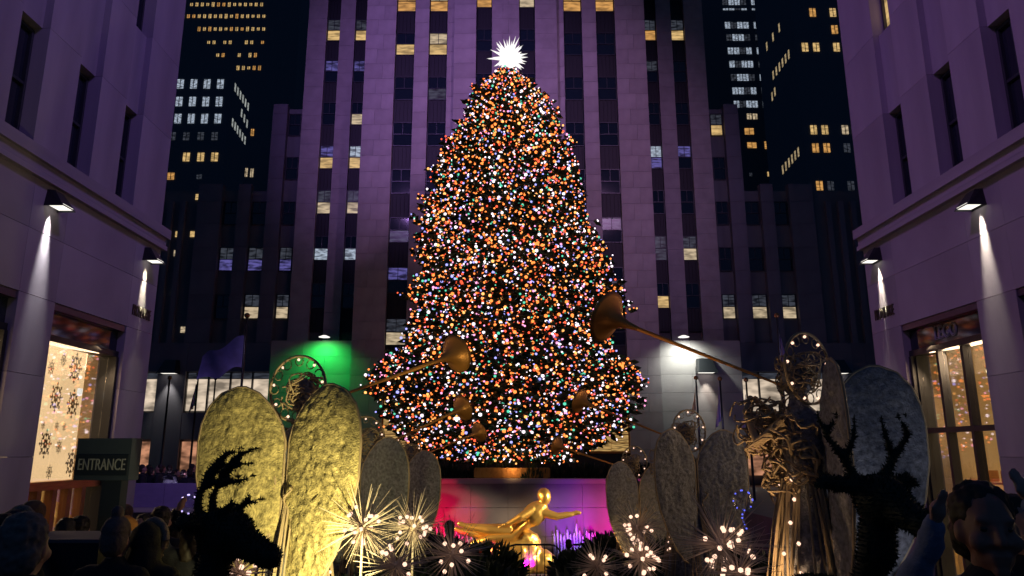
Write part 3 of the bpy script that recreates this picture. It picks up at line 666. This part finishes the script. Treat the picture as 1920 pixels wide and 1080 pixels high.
# ------------------------------------------------------------------ planting beds with angels
bed = struct(bpy.data.objects.new('planting_bed', None)); COL.objects.link(bed)
for (x0, x1) in ((-3.4, .2), (1.0, 4.6)):
    b = MB(); b.add([(x0, 4.6, g(4.6) + .35), (x1, 4.6, g(4.6) + .35), (x1, 18.5, g(18.5) + .35), (x0, 18.5, g(18.5) + .35), (x0, 4.6, g(4.6) - .1), (x1, 4.6, g(4.6) - .1), (x1, 18.5, g(18.5) - .1), (x0, 18.5, g(18.5) - .1)],
          [(0, 1, 2, 3), (0, 4, 5, 1), (1, 5, 6, 2), (2, 6, 7, 3), (3, 7, 4, 0)]); b.build('bed', 'bark', bed)
WR = [(1.86, .44, .52), (1.80, .30, .68), (1.68, .17, .79), (1.52, .06, .85), (1.36, .012, .87), (1.05, .012, .86), (.75, .015, .79), (.42, .02, .64), (.2, .05, .49), (.05, .13, .34), (.0, .19, .25)]
def wing_mesh(matn, seed):
    vs = []; fs = []; nx = 40; NR = 96; rows = []
    for i in range(NR):
        zz = 1.86 * (1 - i / (NR - 1)) ** 1.0
        for (za, la, ra), (zc, lc_, rc) in zip(WR[:-1], WR[1:]):
            if zc <= zz <= za: t = (za - zz) / (za - zc); rows.append((zz, la + (lc_ - la) * t, ra + (rc - ra) * t)); break
    for side_ in (1, -1):
        for zz, l, r in rows:
            for k in range(nx):
                s_ = k / (nx - 1); x = l + (r - l) * s_; e = math.sqrt(max(0, 1 - (2 * s_ - 1) ** 2)); e *= min(1, (1.86 - zz) * 6) ** .5 * min(1, zz * 6 + .02) ** .5
                d = .045 * e + .036 * e * (noise.noise(Vector((x * 5 + seed, zz * 3.2, side_ * 3))) + .6 * noise.noise(Vector((x * 16, zz * 16 + seed, side_)))+ .35 * noise.noise(Vector((x * 40, zz * 40 + seed, side_))))
                vs.append((x, -side_ * max(d, .004), zz))
    n = len(rows)
    for s_ in (0, 1):
        o = s_ * n * nx
        for i in range(n - 1):
            for k in range(nx - 1):
                q = (o + i * nx + k, o + i * nx + k + 1, o + (i + 1) * nx + k + 1, o + (i + 1) * nx + k); fs.append(q if s_ else q[::-1])
    b = MB(); b.add(vs, fs)
    rim = [(r, 0, z_) for z_, l, r in rows]; lim = [(l, 0, z_) for z_, l, r in rows]
    c = MB(); c.tube(lim[::-1] + rim, .013, 5)
    return b.mesh('wing', matn, True), c.mesh('wing_rim', 'twine', True)
ar = random.Random(9)
def loops(n, c, rx, ry, rz, r, rr, seg=16, tw=.012, mb=None):
    b = mb or MB()
    for _ in range(n):
        p0 = Vector(c) + Vector((rr.uniform(-rx, rx), rr.uniform(-ry, ry), rr.uniform(-rz, rz))); ax = Vector((rr.uniform(-1, 1), rr.uniform(-1, 1), rr.uniform(-1, 1))).normalized(); u = ax.orthogonal().normalized(); v = ax.cross(u)
        ra, rb = r * rr.uniform(.5, 1.3), r * rr.uniform(.5, 1.5); tt = rr.uniform(3.5, 6.3)
        b.tube([p0 + u * ra * math.cos(tt * k / seg) + v * rb * math.sin(tt * k / seg) + ax * .04 * math.sin(k) for k in range(seg + 1)], tw, 4, caps=False)
    return b
wm = {m_: [wing_mesh(m_, sd) for sd in (1.3, 7.7)] for m_ in ('straw', 'wire_mesh')}
def gown_mesh():
    b = MB(); b.lathe([(.0, 0), (.38, 0), (.34, .25), (.25, .7), (.17, 1.15), (.18, 1.35), (.21, 1.55), (.15, 1.75), (.06, 1.84), (.055, 1.98), (0, 1.98)], 18); return b
gb = gown_mesh(); gown_core = gb.mesh('gown', 'wire_mesh', True)
def strand_mesh():
    b = MB(); rr = random.Random(4)
    for k in range(70):
        a = rr.uniform(0, 6.28); r0 = rr.uniform(.16, .22); r1 = r0 + rr.uniform(.12, .26); w = rr.uniform(-.25, .25)
        pts = [(math.cos(a + w * t) * (r0 + (r1 - r0) * t ** .8), math.sin(a + w * t) * (r0 + (r1 - r0) * t ** .8), 1.2 - 1.22 * t + .02 * math.sin(9 * t + k)) for t in [q / 9 for q in range(10)]]
        b.tube(pts, .011, 4, caps=False)
    return b.mesh('skirt_strands', 'twine')
strands = strand_mesh()
tangle = loops(130, (0, .05, 1.40), .19, .20, .30, .12, random.Random(6)).mesh('bodice_twine', 'twine')
hb = MB(); hb.ball((0, 0, 0), (.125, .15, .18), 16); hb.ball((0, .15, -.02), (.03, .04, .04), 8); hb.tube([(0, 0, -.12), (0, -.01, -.26)], [.06, .07], 10)
head_me = hb.mesh('head', 'wire_mesh', True)
hair_me = loops(60, (0, -.02, .04), .09, .10, .10, .10, random.Random(8), 14, .008).mesh('hair_twine', 'twine')
def halo_mesh():
    b = MB(); n = 40; ro, ri = .31, .24
    b.tube([(ro * math.cos(2 * math.pi * k / n), 0, ro * math.sin(2 * math.pi * k / n)) for k in range(n + 1)], .013, 6)
    for q in range(12):
        a = 2 * math.pi * q / 12; c = Vector(((ro - .05) * math.cos(a), 0, (ro - .05) * math.sin(a)))
        b.tube([c + Vector((.045 * math.cos(t), 0, .045 * math.sin(t))) for t in [2 * math.pi * k / 10 for k in range(11)]], .006, 4)
    return b.mesh('halo', 'twine', True)
halo_me = halo_mesh()
arm_me = MB()
for s_ in (-1, 1): arm_me.tube([(s_ * .19, .05, 1.68), (s_ * .34, .22, 1.52), (s_ * .16, .46, 1.80), (.02 * s_, .52, 1.93)], [.06, .05, .04, .03], 8)
arm_mesh = arm_me.mesh('arms', 'twine', True)
sleeve_me = loops(60, (0, .30, 1.62), .28, .16, .20, .12, random.Random(12), 14, .009).mesh('sleeve_twine', 'twine')
one = MB(); one.ico((0, 0, 0), 1); bulb_warm = one.mesh('bulb', 'warm_bulb', True)
AL = []
def angel(x, y, zt, az, el, sweepL, sweepR, wmat, lab, sc=1.0, tlen=1.75, nb=26, taz=None, bell=.8):
    """zt: height of the halo's top"""
    zb = zt - 2.47 * sc
    o = thing('wire_angel', lab, 'angel', (x, y, zb), -az); o.scale = (sc, sc, sc)
    link('gown', gown_core, o); link('skirt_strands', strands, o, kind='stuff'); link('bodice_twine', tangle, o, kind='stuff'); link('arms', arm_mesh, o); link('sleeve_twine', sleeve_me, o, kind='stuff')
    h = link('head', head_me, o, (0, .02, 2.08), rot=(R(8), 0, 0)); link('hair_twine', hair_me, h, kind='stuff')
    ha = link('halo', halo_me, o, (0, -.10, 2.15))
    for q in range(9):
        a = 2 * math.pi * q / 9 + .2; link('bulb', bulb_warm, ha, (.275 * math.cos(a), .0, .275 * math.sin(a)), scale=(.015,) * 3)
    for s_, sw in ((1, sweepR), (-1, sweepL)):
        w = link('wing', wm[wmat][0 if s_ > 0 else 1][0], o, (s_ * .01, -.2, .30), rot=(R(0), 0, -s_ * sw)); w.scale = (s_, 1, 1); link('wing_rim', wm[wmat][0 if s_ > 0 else 1][1], w)
    ra = (taz if taz is not None else az) - az; d = Vector((math.cos(el) * math.sin(ra), math.cos(el) * math.cos(ra), math.sin(el))); p0 = Vector((.12 * math.sin(ra), .16, 2.02)); n = 12
    b = MB(); b.tube([p0, p0 + d * .06, p0 + d * .3, p0 + d * (tlen - .25)], [.03, .012, .014, .024], 10)
    t = b.build('trumpet', 'brass', o, True)
    b = MB(); b.lathe([(r_ * bell if r_ > .03 else r_, z_ * (bell + 1) / 2) for r_, z_ in [(.024, -.36), (.036, -.24), (.06, -.15), (.10, -.075), (.16, -.02), (.225, .02), (.27, .04), (.264, .047), (.21, .025), (.15, -.01), (.09, -.06), (.03, -.2)]], 24, p0 + d * tlen, axis=d); b.build('bell', 'brass', t, True)
    for q in range(nb):
        zz = ar.uniform(.05, 1.7); a = ar.uniform(-.3, math.pi + .3); r_ = (.40 - .14 * zz) if zz < 1.2 else .25
        link('bulb', bulb_warm, o, (r_ * math.cos(a), r_ * math.sin(a), zz), scale=(.018,) * 3)
    AL.append(o); return o
def hx(px, Y): return (px - CXP) / FPX * Y / 1.0
a1 = at(577, 668, 7.0); angel(at(568, 760, 7).x, 7.0, a1.z, R(20), R(20), R(12), R(10), 'straw', 'golden straw angel seen from behind, blowing a trumpet beside the entrance sign', 1.0, 1.9, taz=R(44), bell=.85)
a2 = at(1500, 625, 6.9); angel(at(1497, 700, 6.9).x, 6.9, a2.z, R(-32), R(25), R(46), R(30), 'wire_mesh', 'grey wire angel with bright twine bodice and the largest raised trumpet', 1.08, 1.92, 34, R(-51), 1.05)
for px, py, Y, az, taz, el, m_, lab, tl in ((694, 780, 10.6, 22, 44, 21, 'wire_mesh', 'grey wire angel behind the golden straw angel, bulbs along its gown', 1.75), (768, 814, 14.2, 22, 44, 17, 'wire_mesh', 'small grey wire angel nearest the red rink wall', 1.75),
                                   (1282, 768, 11.2, -26, -52, 21, 'wire_mesh', 'dark wire angel with broad wings before the white-lit stone block', 1.8), (1183, 836, 15.2, -26, -50, 15, 'wire_mesh', 'small amber-lit wire angel beside the magenta rink wall', 1.75)):
    p = at(px, py, Y); angel(p.x, Y, p.z, R(az), R(el), R(10), R(10), m_, lab, 1.0, tl, 24, R(taz))
# ground uplights of the angels
def uplight(x, y, tgt, col, w, size, lab, up=0):
    z = g(y) + .36 + up; o = thing('uplight', lab, 'lamp', (x, y, z)); d = (Vector(tgt) - Vector((x, y, z))).normalized()
    b = MB(); b.lathe([(0, -.1), (.06, -.1), (.08, .04), (.07, .04), (.05, 0), (0, 0)], 12, (0, 0, .14), axis=d); b.build('housing', 'black_metal', o, True)
    b = MB(); b.tube([(0, 0, -.1 - up), (0, 0, .1)], .015); b.build('stake', 'black_metal', o)
    spot(Vector((x, y, z + .14)) + d * .06, tgt, col, w, size, .7, .05)
uplight(-1.12, 5.35, (-1.72, 7, 1.4), (1, .84, .36), 270, 84, 'small black uplight at the feet of the golden straw angel', .55)
uplight(2.2, 6.2, (2.8, 6.9, 1.7), (1, .62, .30), 230, 75, 'small black uplight beside the trumpet angel with twine bodice')
uplight(3.75, 5.0, (3.75, 6.9, 1.7), (.85, .88, 1), 60, 70, 'added black uplight brightening the grey wing behind the reindeer facing the crowd')  # extra lamp added to lift the big angel's dark wing
uplight(1.9, 10.3, (2.75, 11.2, 1.2), (1, .6, .3), 14, 70, 'small black uplight before the dark broad-winged angel')
uplight(2.0, 14.2, (2.6, 15.2, .8), (1, .6, .2), 45, 70, 'small black uplight before the amber-lit angel')
uplight(-.8, 9.8, (-1.5, 10.6, 1.2), (1, .7, .4), 8, 60, 'small black uplight before the grey angel with bulbs')

# starbursts
def burst_mesh(seed):
    r = random.Random(seed); b = MB()
    for k in range(120):
        d = Vector((r.gauss(0, 1), r.gauss(0, 1), r.gauss(0, 1))).normalized(); L = r.uniform(.65, 1.05)
        b.tube([d * .1, d * L], [.013, .004], 3, caps=False)
    b.ball((0, 0, 0), .12, 8); return b.mesh('spikes', 'twig')
SBL = ['right beside the wing of the golden angel', 'at the hem of the grey angel with bulbs', 'low under the hem of the grey angel', 'with few bulbs, beside the lone silhouette', 'beside the gown of the dark broad-winged angel', 'low before the dark broad-winged angel', 'the widest one, left of the twine-bodied angel', 'low beneath the widest starburst', 'under the muzzle of the reindeer in profile', 'with few bulbs, below the violet jets']
bmesh_ = [burst_mesh(s_) for s_ in (1, 2)]
for i, (px, py, Y, r_, nb) in enumerate(((680, 988, 6.4, .40, 16), (775, 990, 6.9, .36, 18), (742, 1062, 5.8, .34, 10), (848, 1040, 6.2, .36, 8), (1196, 992, 7.2, .30, 16), (1203, 1048, 6.2, .32, 18), (1352, 1022, 5.6, .44, 18), (1385, 1075, 5.2, .34, 10), (448, 1075, 4.9, .30, 9), (1120, 1062, 6.6, .3, 6))):
    p = at(px, py, Y); zg = g(Y) + .33
    o = thing('starburst_ornament', 'spiky twig starburst with warm bulbs ' + SBL[i], 'ornament', (p.x, Y, zg), i * 1.3, 'twig starbursts in the planting beds')
    link('spikes', bmesh_[i % 2], o, (0, 0, p.z - zg), scale=(r_,) * 3)
    b = MB(); b.tube([(0, 0, -.1), (0, 0, p.z - zg)], .012, 5); b.build('stem', 'twig', o)
    for k in range(nb):
        d = Vector((ar.gauss(0, 1), -abs(ar.gauss(0, 1)) if k % 4 else ar.gauss(0, 1), ar.gauss(0, 1))).normalized(); d = Matrix.Rotation(-i * 1.3, 3, 'Z') @ d
        link('bulb', bulb_warm, o, d * r_ * ar.uniform(.30, .46) + Vector((0, 0, p.z - zg)), scale=(.019,) * 3)
# shrubs of the beds
k = 0
for i in range(44):
    left = i % 2; x = sr2.uniform(-3.2, .1) if left else sr2.uniform(1.1, 4.4); y = 5.0 + (i / 44) * 13
    shrub(x, y, g(y) + .33, sr2.uniform(.8, 1.25), sr2.uniform(.75, 1.15), 'low dark evergreen shrub in the angels\' planting bed', 'shrubs in the planting beds')
for x, y in ((-.2, 5.2), (.35, 5.5), (.9, 5.3), (-.9, 5.0), (1.5, 5.1), (.1, 6.4), (.7, 7)): shrub(x, y, g(y) + .1, 1.2, 1.45, 'low dark evergreen shrub in the angels\' planting bed', 'shrubs in the planting beds')

# ------------------------------------------------------------------ reindeer topiaries
def topiary(name, lab, loc, rz, parts, sc=1):
    o = thing(name, lab, 'topiary', loc, rz); o.scale = (sc,) * 3
    bd = blob('body', parts, 'topiary', .025, o)
    me = bd.data; b = MB(); r = random.Random(2)
    for p in me.polygons:
        for q in range(3 if len(me.polygons) < 9000 else 2):
            n = (p.normal + Vector((r.uniform(-.7, .7), r.uniform(-.7, .7), r.uniform(-.5, .9)))).normalized(); s = n.orthogonal().normalized(); s = Matrix.Rotation(r.uniform(0, 6.3), 3, n) @ s * .006; L = r.uniform(.012, .032)
            b.add([p.center - s, p.center + s, p.center + n * L], [(0, 1, 2)])
    b.build('needles', 'topiary', o, kind='stuff'); return o
def antler(sx):
    return [('t', [(sx * .07, 0, 2.0), (sx * .17, -.02, 2.16), (sx * .30, -.03, 2.32), (sx * .33, 0, 2.46)], [.035, .028, .024, .014]), ('t', [(sx * .17, -.02, 2.16), (sx * .12, -.05, 2.30), (sx * .10, -.05, 2.42)], [.026, .02, .012]), ('t', [(sx * .30, -.03, 2.32), (sx * .22, -.05, 2.44)], [.022, .012])]
def side_antler(y):
    P = lambda pts, r: ('t', [(y, -.0 - a, 1.95 + c) for a, c in pts], r)
    return [P([(-.04, .0), (-.07, .2), (-.02, .36), (.11, .49), (.24, .53)], [.032, .03, .026, .022, .012]), P([(-.04, .28), (.07, .41), (.20, .43)], [.024, .02, .012]), P([(.0, .29), (.14, .32), (.23, .35)], [.022, .02, .012]), P([(-.02, .09), (.14, .15), (.31, .20)], [.024, .02, .012]), P([(.14, .15), (.22, .25)], [.018, .01])]
deer0 = [('e', (0, .55, 1.05), (.30, .62, .33)), ('t', [(0, .25, 1.2), (0, .0, 1.6), (0, -.06, 1.9)], [.17, .115, .10]), ('e', (0, -.1, 1.93), (.14, .2, .15)), ('t', [(0, -.15, 1.92), (0, -.42, 1.8)], [.11, .075]),
        ('t', [(.1, 0, 2.0), (.3, .02, 2.03), (.36, .02, 2.01)], [.05, .05, .02]), ('t', [(-.1, 0, 2.0), (-.3, .02, 2.03), (-.36, .02, 2.01)], [.05, .05, .02])]
for sx in (-1, 1):
    for y_ in (.15, 1.0): deer0.append(('t', [(sx * .16, y_, 1.0), (sx * .17, y_ + .03, .5), (sx * .16, y_, -.12)], [.13, .08, .06]))
deer = deer0 + antler(1) + antler(-1); deer_side = deer0 + side_antler(.07) + side_antler(-.09)
pR = at(1655, 930, 4.6); topiary('reindeer_topiary', 'dark evergreen reindeer with raised antlers facing the crowd, before the angel wing', (pR.x, 4.75, pR.z - 1.95), R(12), deer)
pL = at(405, 1000, 4.6); topiary('reindeer_topiary', 'dark evergreen reindeer in profile with curved antlers before the golden angel', (pL.x - .02, 4.6, pL.z - 1.80), R(78), deer_side, .93)

# ------------------------------------------------------------------ signs, flags, parapets
sg = thing('entrance_sign', 'dark blue box sign reading ENTRANCE on a post', 'sign', (at(203, 860, 8).x, 8, g(8)), R(-6))
z0, z1 = at(203, 900, 8).z - g(8), at(203, 822, 8).z - g(8)
solid('box', 'sign_blue', -.31, .31, -.09, .09, z0, z1, sg); solid('panel', 'sign_dark', -.29, .29, -.1, -.091, z0 + .05, z0 + .265, sg)
text('lettering', 'ENTRANCE', .17, 'letter_grey', sg, Matrix(((1, 0, 0, 0), (0, 0, -1, -.104), (0, 1, 0, z0 + .158), (0, 0, 0, 1))), .62, .004)
solid('post', 'sign_dark', .0, .22, -.06, .06, -.1, z0 - .002, sg)
def flag(px, ytop, Y, lab, fx=None, mt='flag', drape=True, dirx=1, L=2.0, H=1.5, drop=.4):
    p = at(px, ytop, Y); z0 = -.35; o = thing('flagpole', lab, 'flagpole', (p.x, Y, z0)); h = p.z - z0
    b = MB(); b.tube([(0, 0, 0), (0, 0, h * .5), (0, 0, h)], [.07, .06, .045], 8); b.build('pole', 'pole', o, True); b = MB(); b.ball((0, 0, h + .1), .12, 10); b.build('finial', 'bronze', o, True)
    if fx is None: return o
    b = MB(); nu, nv = 26, 14; vs = []
    for i in range(nu):
        for j in range(nv):
            u, v = i / (nu - 1), j / (nv - 1)
            if drape: x = dirx * (.06 + u * .22 * (.4 + v)); y = .16 * math.sin(u * 14 + v * 2) * (.4 + .6 * v); z_ = h - drop - v * H - u * .55 * H * (1 - .4 * v)
            else: x = dirx * (.06 + u * L); y = .2 * math.sin(u * 8 + v * 2.5) * u; z_ = h - drop - v * H * (1 - .25 * u) - u * L * .52 + .12 * math.sin(u * 9)
            vs.append((x, y, z_))
    b.add(vs, [(i * nv + j, i * nv + j + 1, (i + 1) * nv + j + 1, (i + 1) * nv + j) for i in range(nu - 1) for j in range(nv - 1)])
    b.add([(x, y + .012, z_) for x, y, z_ in vs], [(i * nv + j, (i + 1) * nv + j, (i + 1) * nv + j + 1, i * nv + j + 1) for i in range(nu - 1) for j in range(nv - 1)])
    b.build('flag', mt, o, True); return o
flag(463, 596, 30, 'tall flagpole flying a shiny purple flag before the dark wing', 1, 'flag', False, -1, 1.75, 1.35, .75)
flag(318, 712, 38, 'bare flagpole in front of the far lit pillar', None)
flag(372, 705, 40, 'flagpole with a limp purple flag before the plaza shop window', 1, 'flag', True, -1, 1, 1.3, .3)
flag(404, 712, 42, 'bare flagpole before the plaza shop window', None)
flag(1305, 712, 38, 'flagpole with a pale gold flag before the white-lit stone block', 1, 'flag_gold', True, -1, 1, 1.1, .4)
flag(1350, 714, 36, 'flagpole with a limp purple flag on the white-lit stone block', 1, 'flag', True, -1, 1, 1.6, .25)
flag(1399, 716, 36, 'flagpole with a short purple flag at the corner of the white-lit block', 1, 'flag', True, -1, 1, 1.3, .6)
flag(1457, 596, 30, 'tall flagpole with a furled violet flag behind the haloed angel', 1, 'flag', True, 1, 1, 1.2, .7)
flag(1650, 640, 30, 'flagpole with a bright violet flag at the mauve stone corner', 1, 'flag', True, -1, 1, .8, .3)
spot((-11, 24, -.2), (-12, 30, 6.8), (.7, .55, 1), 1500, 40, .8, .2); spot((8, 26, -.2), (10.3, 35, 4.6), (.6, .5, 1), 900, 45, .8, .2); spot((12, 22, -.2), (11.6, 30, 7), (.6, .5, 1), 900, 40, .8, .2)
pp = thing('parapet', 'purple-lit plaza parapet with a pale ledge beside the snowflake shop', 'parapet', (-13, 22, -.4))
for i in range(7): block('panel', 'purple_cloth', -6 + i * 1.5 + .006, -6 + (i + 1) * 1.5 - .006, 0, .3, .75, 1.42, pp)
block('ledge', 'limestone', -6, 4.5, -.15, .3, .62, .74, pp); block('base', 'limestone_dark', -6, 4.5, .02, .3, 0, .62, pp)
spot((-8.2, 19.6, 3.6), (-9.5, 22, .9), (.6, .42, 1), 90, 90, 1, .2)
pq = thing('stone_planter', 'dark box planter with a pale rim among the crowd by the shop doors', 'planter', (at(140, 1030, 6.4).x, 6.4, g(6.4)))
solid('box', 'sign_dark', -.36, .36, -.3, .3, 0, at(140, 1003, 6.4).z - g(6.4) - .03, pq); zz = at(140, 1003, 6.4).z - g(6.4); solid('rim', 'limestone_dark', -.38, .38, -.32, .32, zz - .028, zz, pq)
# LED balloons
def wand(px, py, Y, r_, m_, lab):
    p = at(px, py, Y); o = thing('light_balloon', lab, 'balloon', (p.x, Y, p.z - .5)); b = MB(); b.ball((0, 0, .5), r_, 16); b.build('balloon', 'glass_shop', o, True)
    b = MB(); b.tube([(0, 0, -.2), (0, 0, .5 - r_)], .008, 5); b.build('stick', 'letter_grey', o); q = MB(); q.ico((0, 0, 0), 1); me = q.mesh('led', m_, True)
    for k in range(16): a = k * .8; link('led', me, o, (r_ * .95 * math.cos(a) * (1 if k < 11 else .2), -.02, .5 + (r_ * .95 * math.sin(a) if k < 11 else -r_ - (k - 10) * .04)), scale=(.011,) * 3)
wand(355, 945, 8.0, .1, 'led_violet', 'clear balloon ringed with violet lights held above the crowd'); wand(1392, 938, 9.0, .12, 'led_blue', 'clear balloon with blue lights beside the dark broad-winged angel')

# ------------------------------------------------------------------ people
def person(lab, px, py, Y, face=0, coat='coat_black', head='hair_dark', skin='skin', arms='down', H=None, group=None, vox=.022):
    """px,py: top of the head in the photograph; face: turn about z (0 looks at the tree)"""
    p = at(px, py, Y); zg = g(Y) if abs(p.x) < 8.5 and Y < 20 else -.35
    H = H or min(max(p.z - zg, 1.4), 1.95); k = H / 1.75
    o = thing('person', lab, 'person', (p.x, Y, p.z - H), face, group); o.scale = (k,) * 3
    hd = [('e', (0, .01, 1.625), (.077, .098, .118)), ('e', (0, .035, 1.55), (.058, .07, .065)), ('t', [(0, -.01, 1.40), (0, .0, 1.53)], [.062, .055]),
          ('t', [(0, .105, 1.63), (0, .125, 1.59)], [.012, .018]), ('e', (.02, .1, 1.583), (.013, .014, .01)), ('e', (-.02, .1, 1.583), (.013, .014, .01)), ('t', [(-.05, .088, 1.655), (0, .1, 1.65), (.05, .088, 1.655)], .010),
          ('t', [(-.02, .098, 1.546), (.02, .098, 1.546)], .0105), ('t', [(-.018, .096, 1.531), (.018, .096, 1.531)], .011), ('e', (0, .085, 1.50), (.026, .022, .022)),
          ('e', (.08, 0, 1.61), (.014, .026, .036)), ('e', (-.08, 0, 1.61), (.014, .026, .036)), ('e', (.048, .072, 1.585), (.03, .03, .03)), ('e', (-.048, .072, 1.585), (.03, .03, .03)),
          ('e', (0, 0, 1.2), (.17, .11, .25)), ('e', (0, 0, .95), (.15, .11, .14))]
    up = arms == 'up'
    for s_ in (-1, 1):
        hd.append(('t', [(s_ * .09, 0, .92), (s_ * .10, 0, .5), (s_ * .10, -.02, .08)], [.085, .06, .042])); hd.append(('e', (s_ * .10, .06, .04), (.045, .12, .04)))
        if up and s_ > 0: P = [(.19, 0, 1.37), (.30, .12, 1.45), (.22, .26, 1.72)]
        elif up: P = [(-.19, 0, 1.37), (-.33, .04, 1.55), (-.20, .06, 1.80)]
        else: P = [(s_ * .19, 0, 1.37), (s_ * .25, -.02, 1.10), (s_ * .23, .14, .93)]
        hd.append(('t', P, [.05, .042, .03])); e = Vector(P[2]); d = (e - Vector(P[1])).normalized(); hd.append(('e', tuple(e + d * .05), (.035, .03, .045)))
        sd = d.orthogonal().normalized()
        for q in range(4): hd.append(('t', [tuple(e + d * .08 + sd * (q - 1.5) * .018), tuple(e + d * (.135 + .012 * (q in (1, 2))) + sd * (q - 1.5) * .02)], [.010, .008]))
        hd.append(('t', [tuple(e + d * .03 + sd * .03), tuple(e + d * .075 + sd * .055)], [.011, .009]))
    body = blob('body', hd, skin, .009 if Y < 3 else (.014 if Y < 6 else .018), o, 2 if Y >= 4 else 1)
    ct = [('e', (0, 0, 1.22), (.225, .16, .26)), ('e', (0, 0, .95), (.215, .165, .25)), ('e', (0, 0, .78), (.21, .165, .15)), ('t', [(-.15, -.01, 1.37), (.15, -.01, 1.37)], .095), ('t', [(0, -.01, 1.36), (0, 0, 1.45)], [.11, .088])]
    for s_ in (-1, 1):
        if up and s_ > 0: P = [(.19, 0, 1.36), (.31, .12, 1.44), (.225, .25, 1.69)]
        elif up: P = [(-.19, 0, 1.36), (-.34, .04, 1.55), (-.205, .06, 1.77)]
        else: P = [(s_ * .19, 0, 1.36), (s_ * .265, -.02, 1.10), (s_ * .235, .13, .94)]
        ct.append(('t', P, [.085, .072, .055]))
    if head in ('hood', 'fur_hood'): ct += [('e', (0, -.035, 1.62), (.115, .115, .15)), ('t', [(0, -.04, 1.4), (0, -.03, 1.55)], [.13, .12])]
    blob('coat', ct, coat, vox if Y < 6 else .03, o, 2, .016, 9)
    blob('trousers', [('t', [(s_ * .09, 0, .85), (s_ * .10, 0, .5), (s_ * .10, -.02, .1)], [.105, .08, .062]) for s_ in (-1, 1)], 'trousers', .03, o)
    if head in ('hair_dark', 'hair_grey'): blob('hair', [('e', (0, -.034, 1.675), (.095, .104, .10)), ('e', (0, -.055, 1.60), (.093, .08, .10))], head, .012, o, 1, .012, 38)
    elif head == 'long': blob('hair', [('e', (0, -.025, 1.66), (.09, .1, .105)), ('t', [(0, -.05, 1.62), (0, -.07, 1.38)], [.095, .085])], 'hair_dark', .014, o, 1, .012, 30)
    elif head == 'pom': blob('knit_hat', [('e', (0, -.01, 1.69), (.096, .112, .105)), ('e', (0, -.02, 1.82), (.045, .045, .045)), ('t', [(0, -.03, 1.60), (0, -.03, 1.64)], .095)], 'knit', .012, o, 1, .006, 60)
    elif head == 'beanie': blob('knit_hat', [('e', (0, -.01, 1.685), (.096, .112, .10)), ('e', (0, -.04, 1.63), (.093, .085, .07))], 'knit_brown', .012, o, 1, .006, 60)
    elif head == 'fur_hood':
        b = MB(); b.tube([(.10 * math.cos(t), .055, 1.62 + .14 * math.sin(t)) for t in [2 * math.pi * q / 16 for q in range(17)]], .032, 8); b.build('fur_trim', 'fur', o, True)
    if abs(face) > 1.5:
        for s_ in (-1, 1):
            b = MB(); b.ball((s_ * .033, .088, 1.627), (.014, .011, .010), 10); b.build('eye', 'eye', o, True)
    return o
person('grey-haired person in a dark coat seen from behind beside the planter', 55, 968, 3.5, .1, 'coat_black', 'hair_grey')
person('person in a brown beanie near the wooden shop doors', 64, 945, 6.6, .2, 'coat_black', 'beanie')
person('dark-haired person in black at the edge of the shop pillar', 12, 968, 5.4, .3, 'coat_black', 'hair_dark')
person('person with a fur-trimmed dark hood near the shop pillar', 33, 957, 6.0, .1, 'coat_navy', 'fur_hood')
person('dark-haired person before the left wooden door', 126, 972, 7.4, .3, 'coat_black', 'long')
person('short-haired person in black before the right wooden door', 154, 970, 7.8, .1, 'coat_black', 'hair_dark')
person('person in a knitted pom-pom hat under the entrance sign', 221, 978, 5.6, 0, 'coat_black', 'pom')
person('person in a dark cap of hair beside the entrance post', 213, 946, 9.0, -.2, 'coat_grey', 'hair_dark')
person('person in grey woollen hat beyond the entrance post', 236, 950, 10.0, .1, 'coat_navy', 'beanie')
person('person in an orange hooded jacket among the crowd', 241, 968, 7.2, .2, 'coat_orange', 'hood')
person('pale-faced person turned toward the crowd beside the orange hood', 268, 967, 8.2, 2.9, 'coat_black', 'hair_dark')
person('person with a thick fur-trimmed hood before the purple parapet', 282, 980, 5.8, -.1, 'coat_black', 'fur_hood')
person('tall dark-haired person before the purple parapet', 306, 952, 8.4, 0, 'coat_black', 'hair_dark')
person('long-haired person under the violet balloon', 333, 955, 8.8, .2, 'coat_navy', 'long')
person('person holding up a hand beneath the violet balloon', 364, 968, 7.6, .0, 'coat_black', 'long', arms='up')
person('smiling man with short curly hair facing away from the tree', 1838, 914, 2.75, math.pi - .25, 'coat_black', 'hair_dark', 'skin_dark')
person('person in a pale blue coat raising an arm behind the smiling man', 1832, 955, 3.7, 2.8, 'coat_blue', 'knit' if False else 'beanie', arms='up')
person('dark-haired person at the shop pillar behind the smiling man', 1905, 935, 3.9, math.pi + .2, 'coat_black', 'hair_dark')
person('person in a red coat between the big angel and the reindeer', 1538, 958, 7.4, .3, 'coat_red', 'hair_dark')
person('lone dark silhouette of a person looking down at the gilded statue', 843, 978, 12.5, 0, 'coat_black', 'hair_dark')
person('person in grey standing by the violet fountain jets', 1066, 1012, 19.0, 0, 'coat_grey', 'hair_dark', H=1.5)
first = None; cr = random.Random(31)
for i in range(14):
    px = 258 + i * 9.6 + cr.uniform(-3, 3); py = 874 + cr.uniform(-4, 9); Y = 24 + cr.uniform(0, 3)
    if first is None: first = person('dark figure in the crowd behind the purple parapet', px, py, Y, 0, 'coat_black', 'hair_dark', group='crowd behind the parapet', H=1.7)
    else:
        c = copy_tree(first); p = at(px, py, Y); c.location = (p.x, Y, p.z - 1.7); c.rotation_euler.z = cr.uniform(-2, 2)
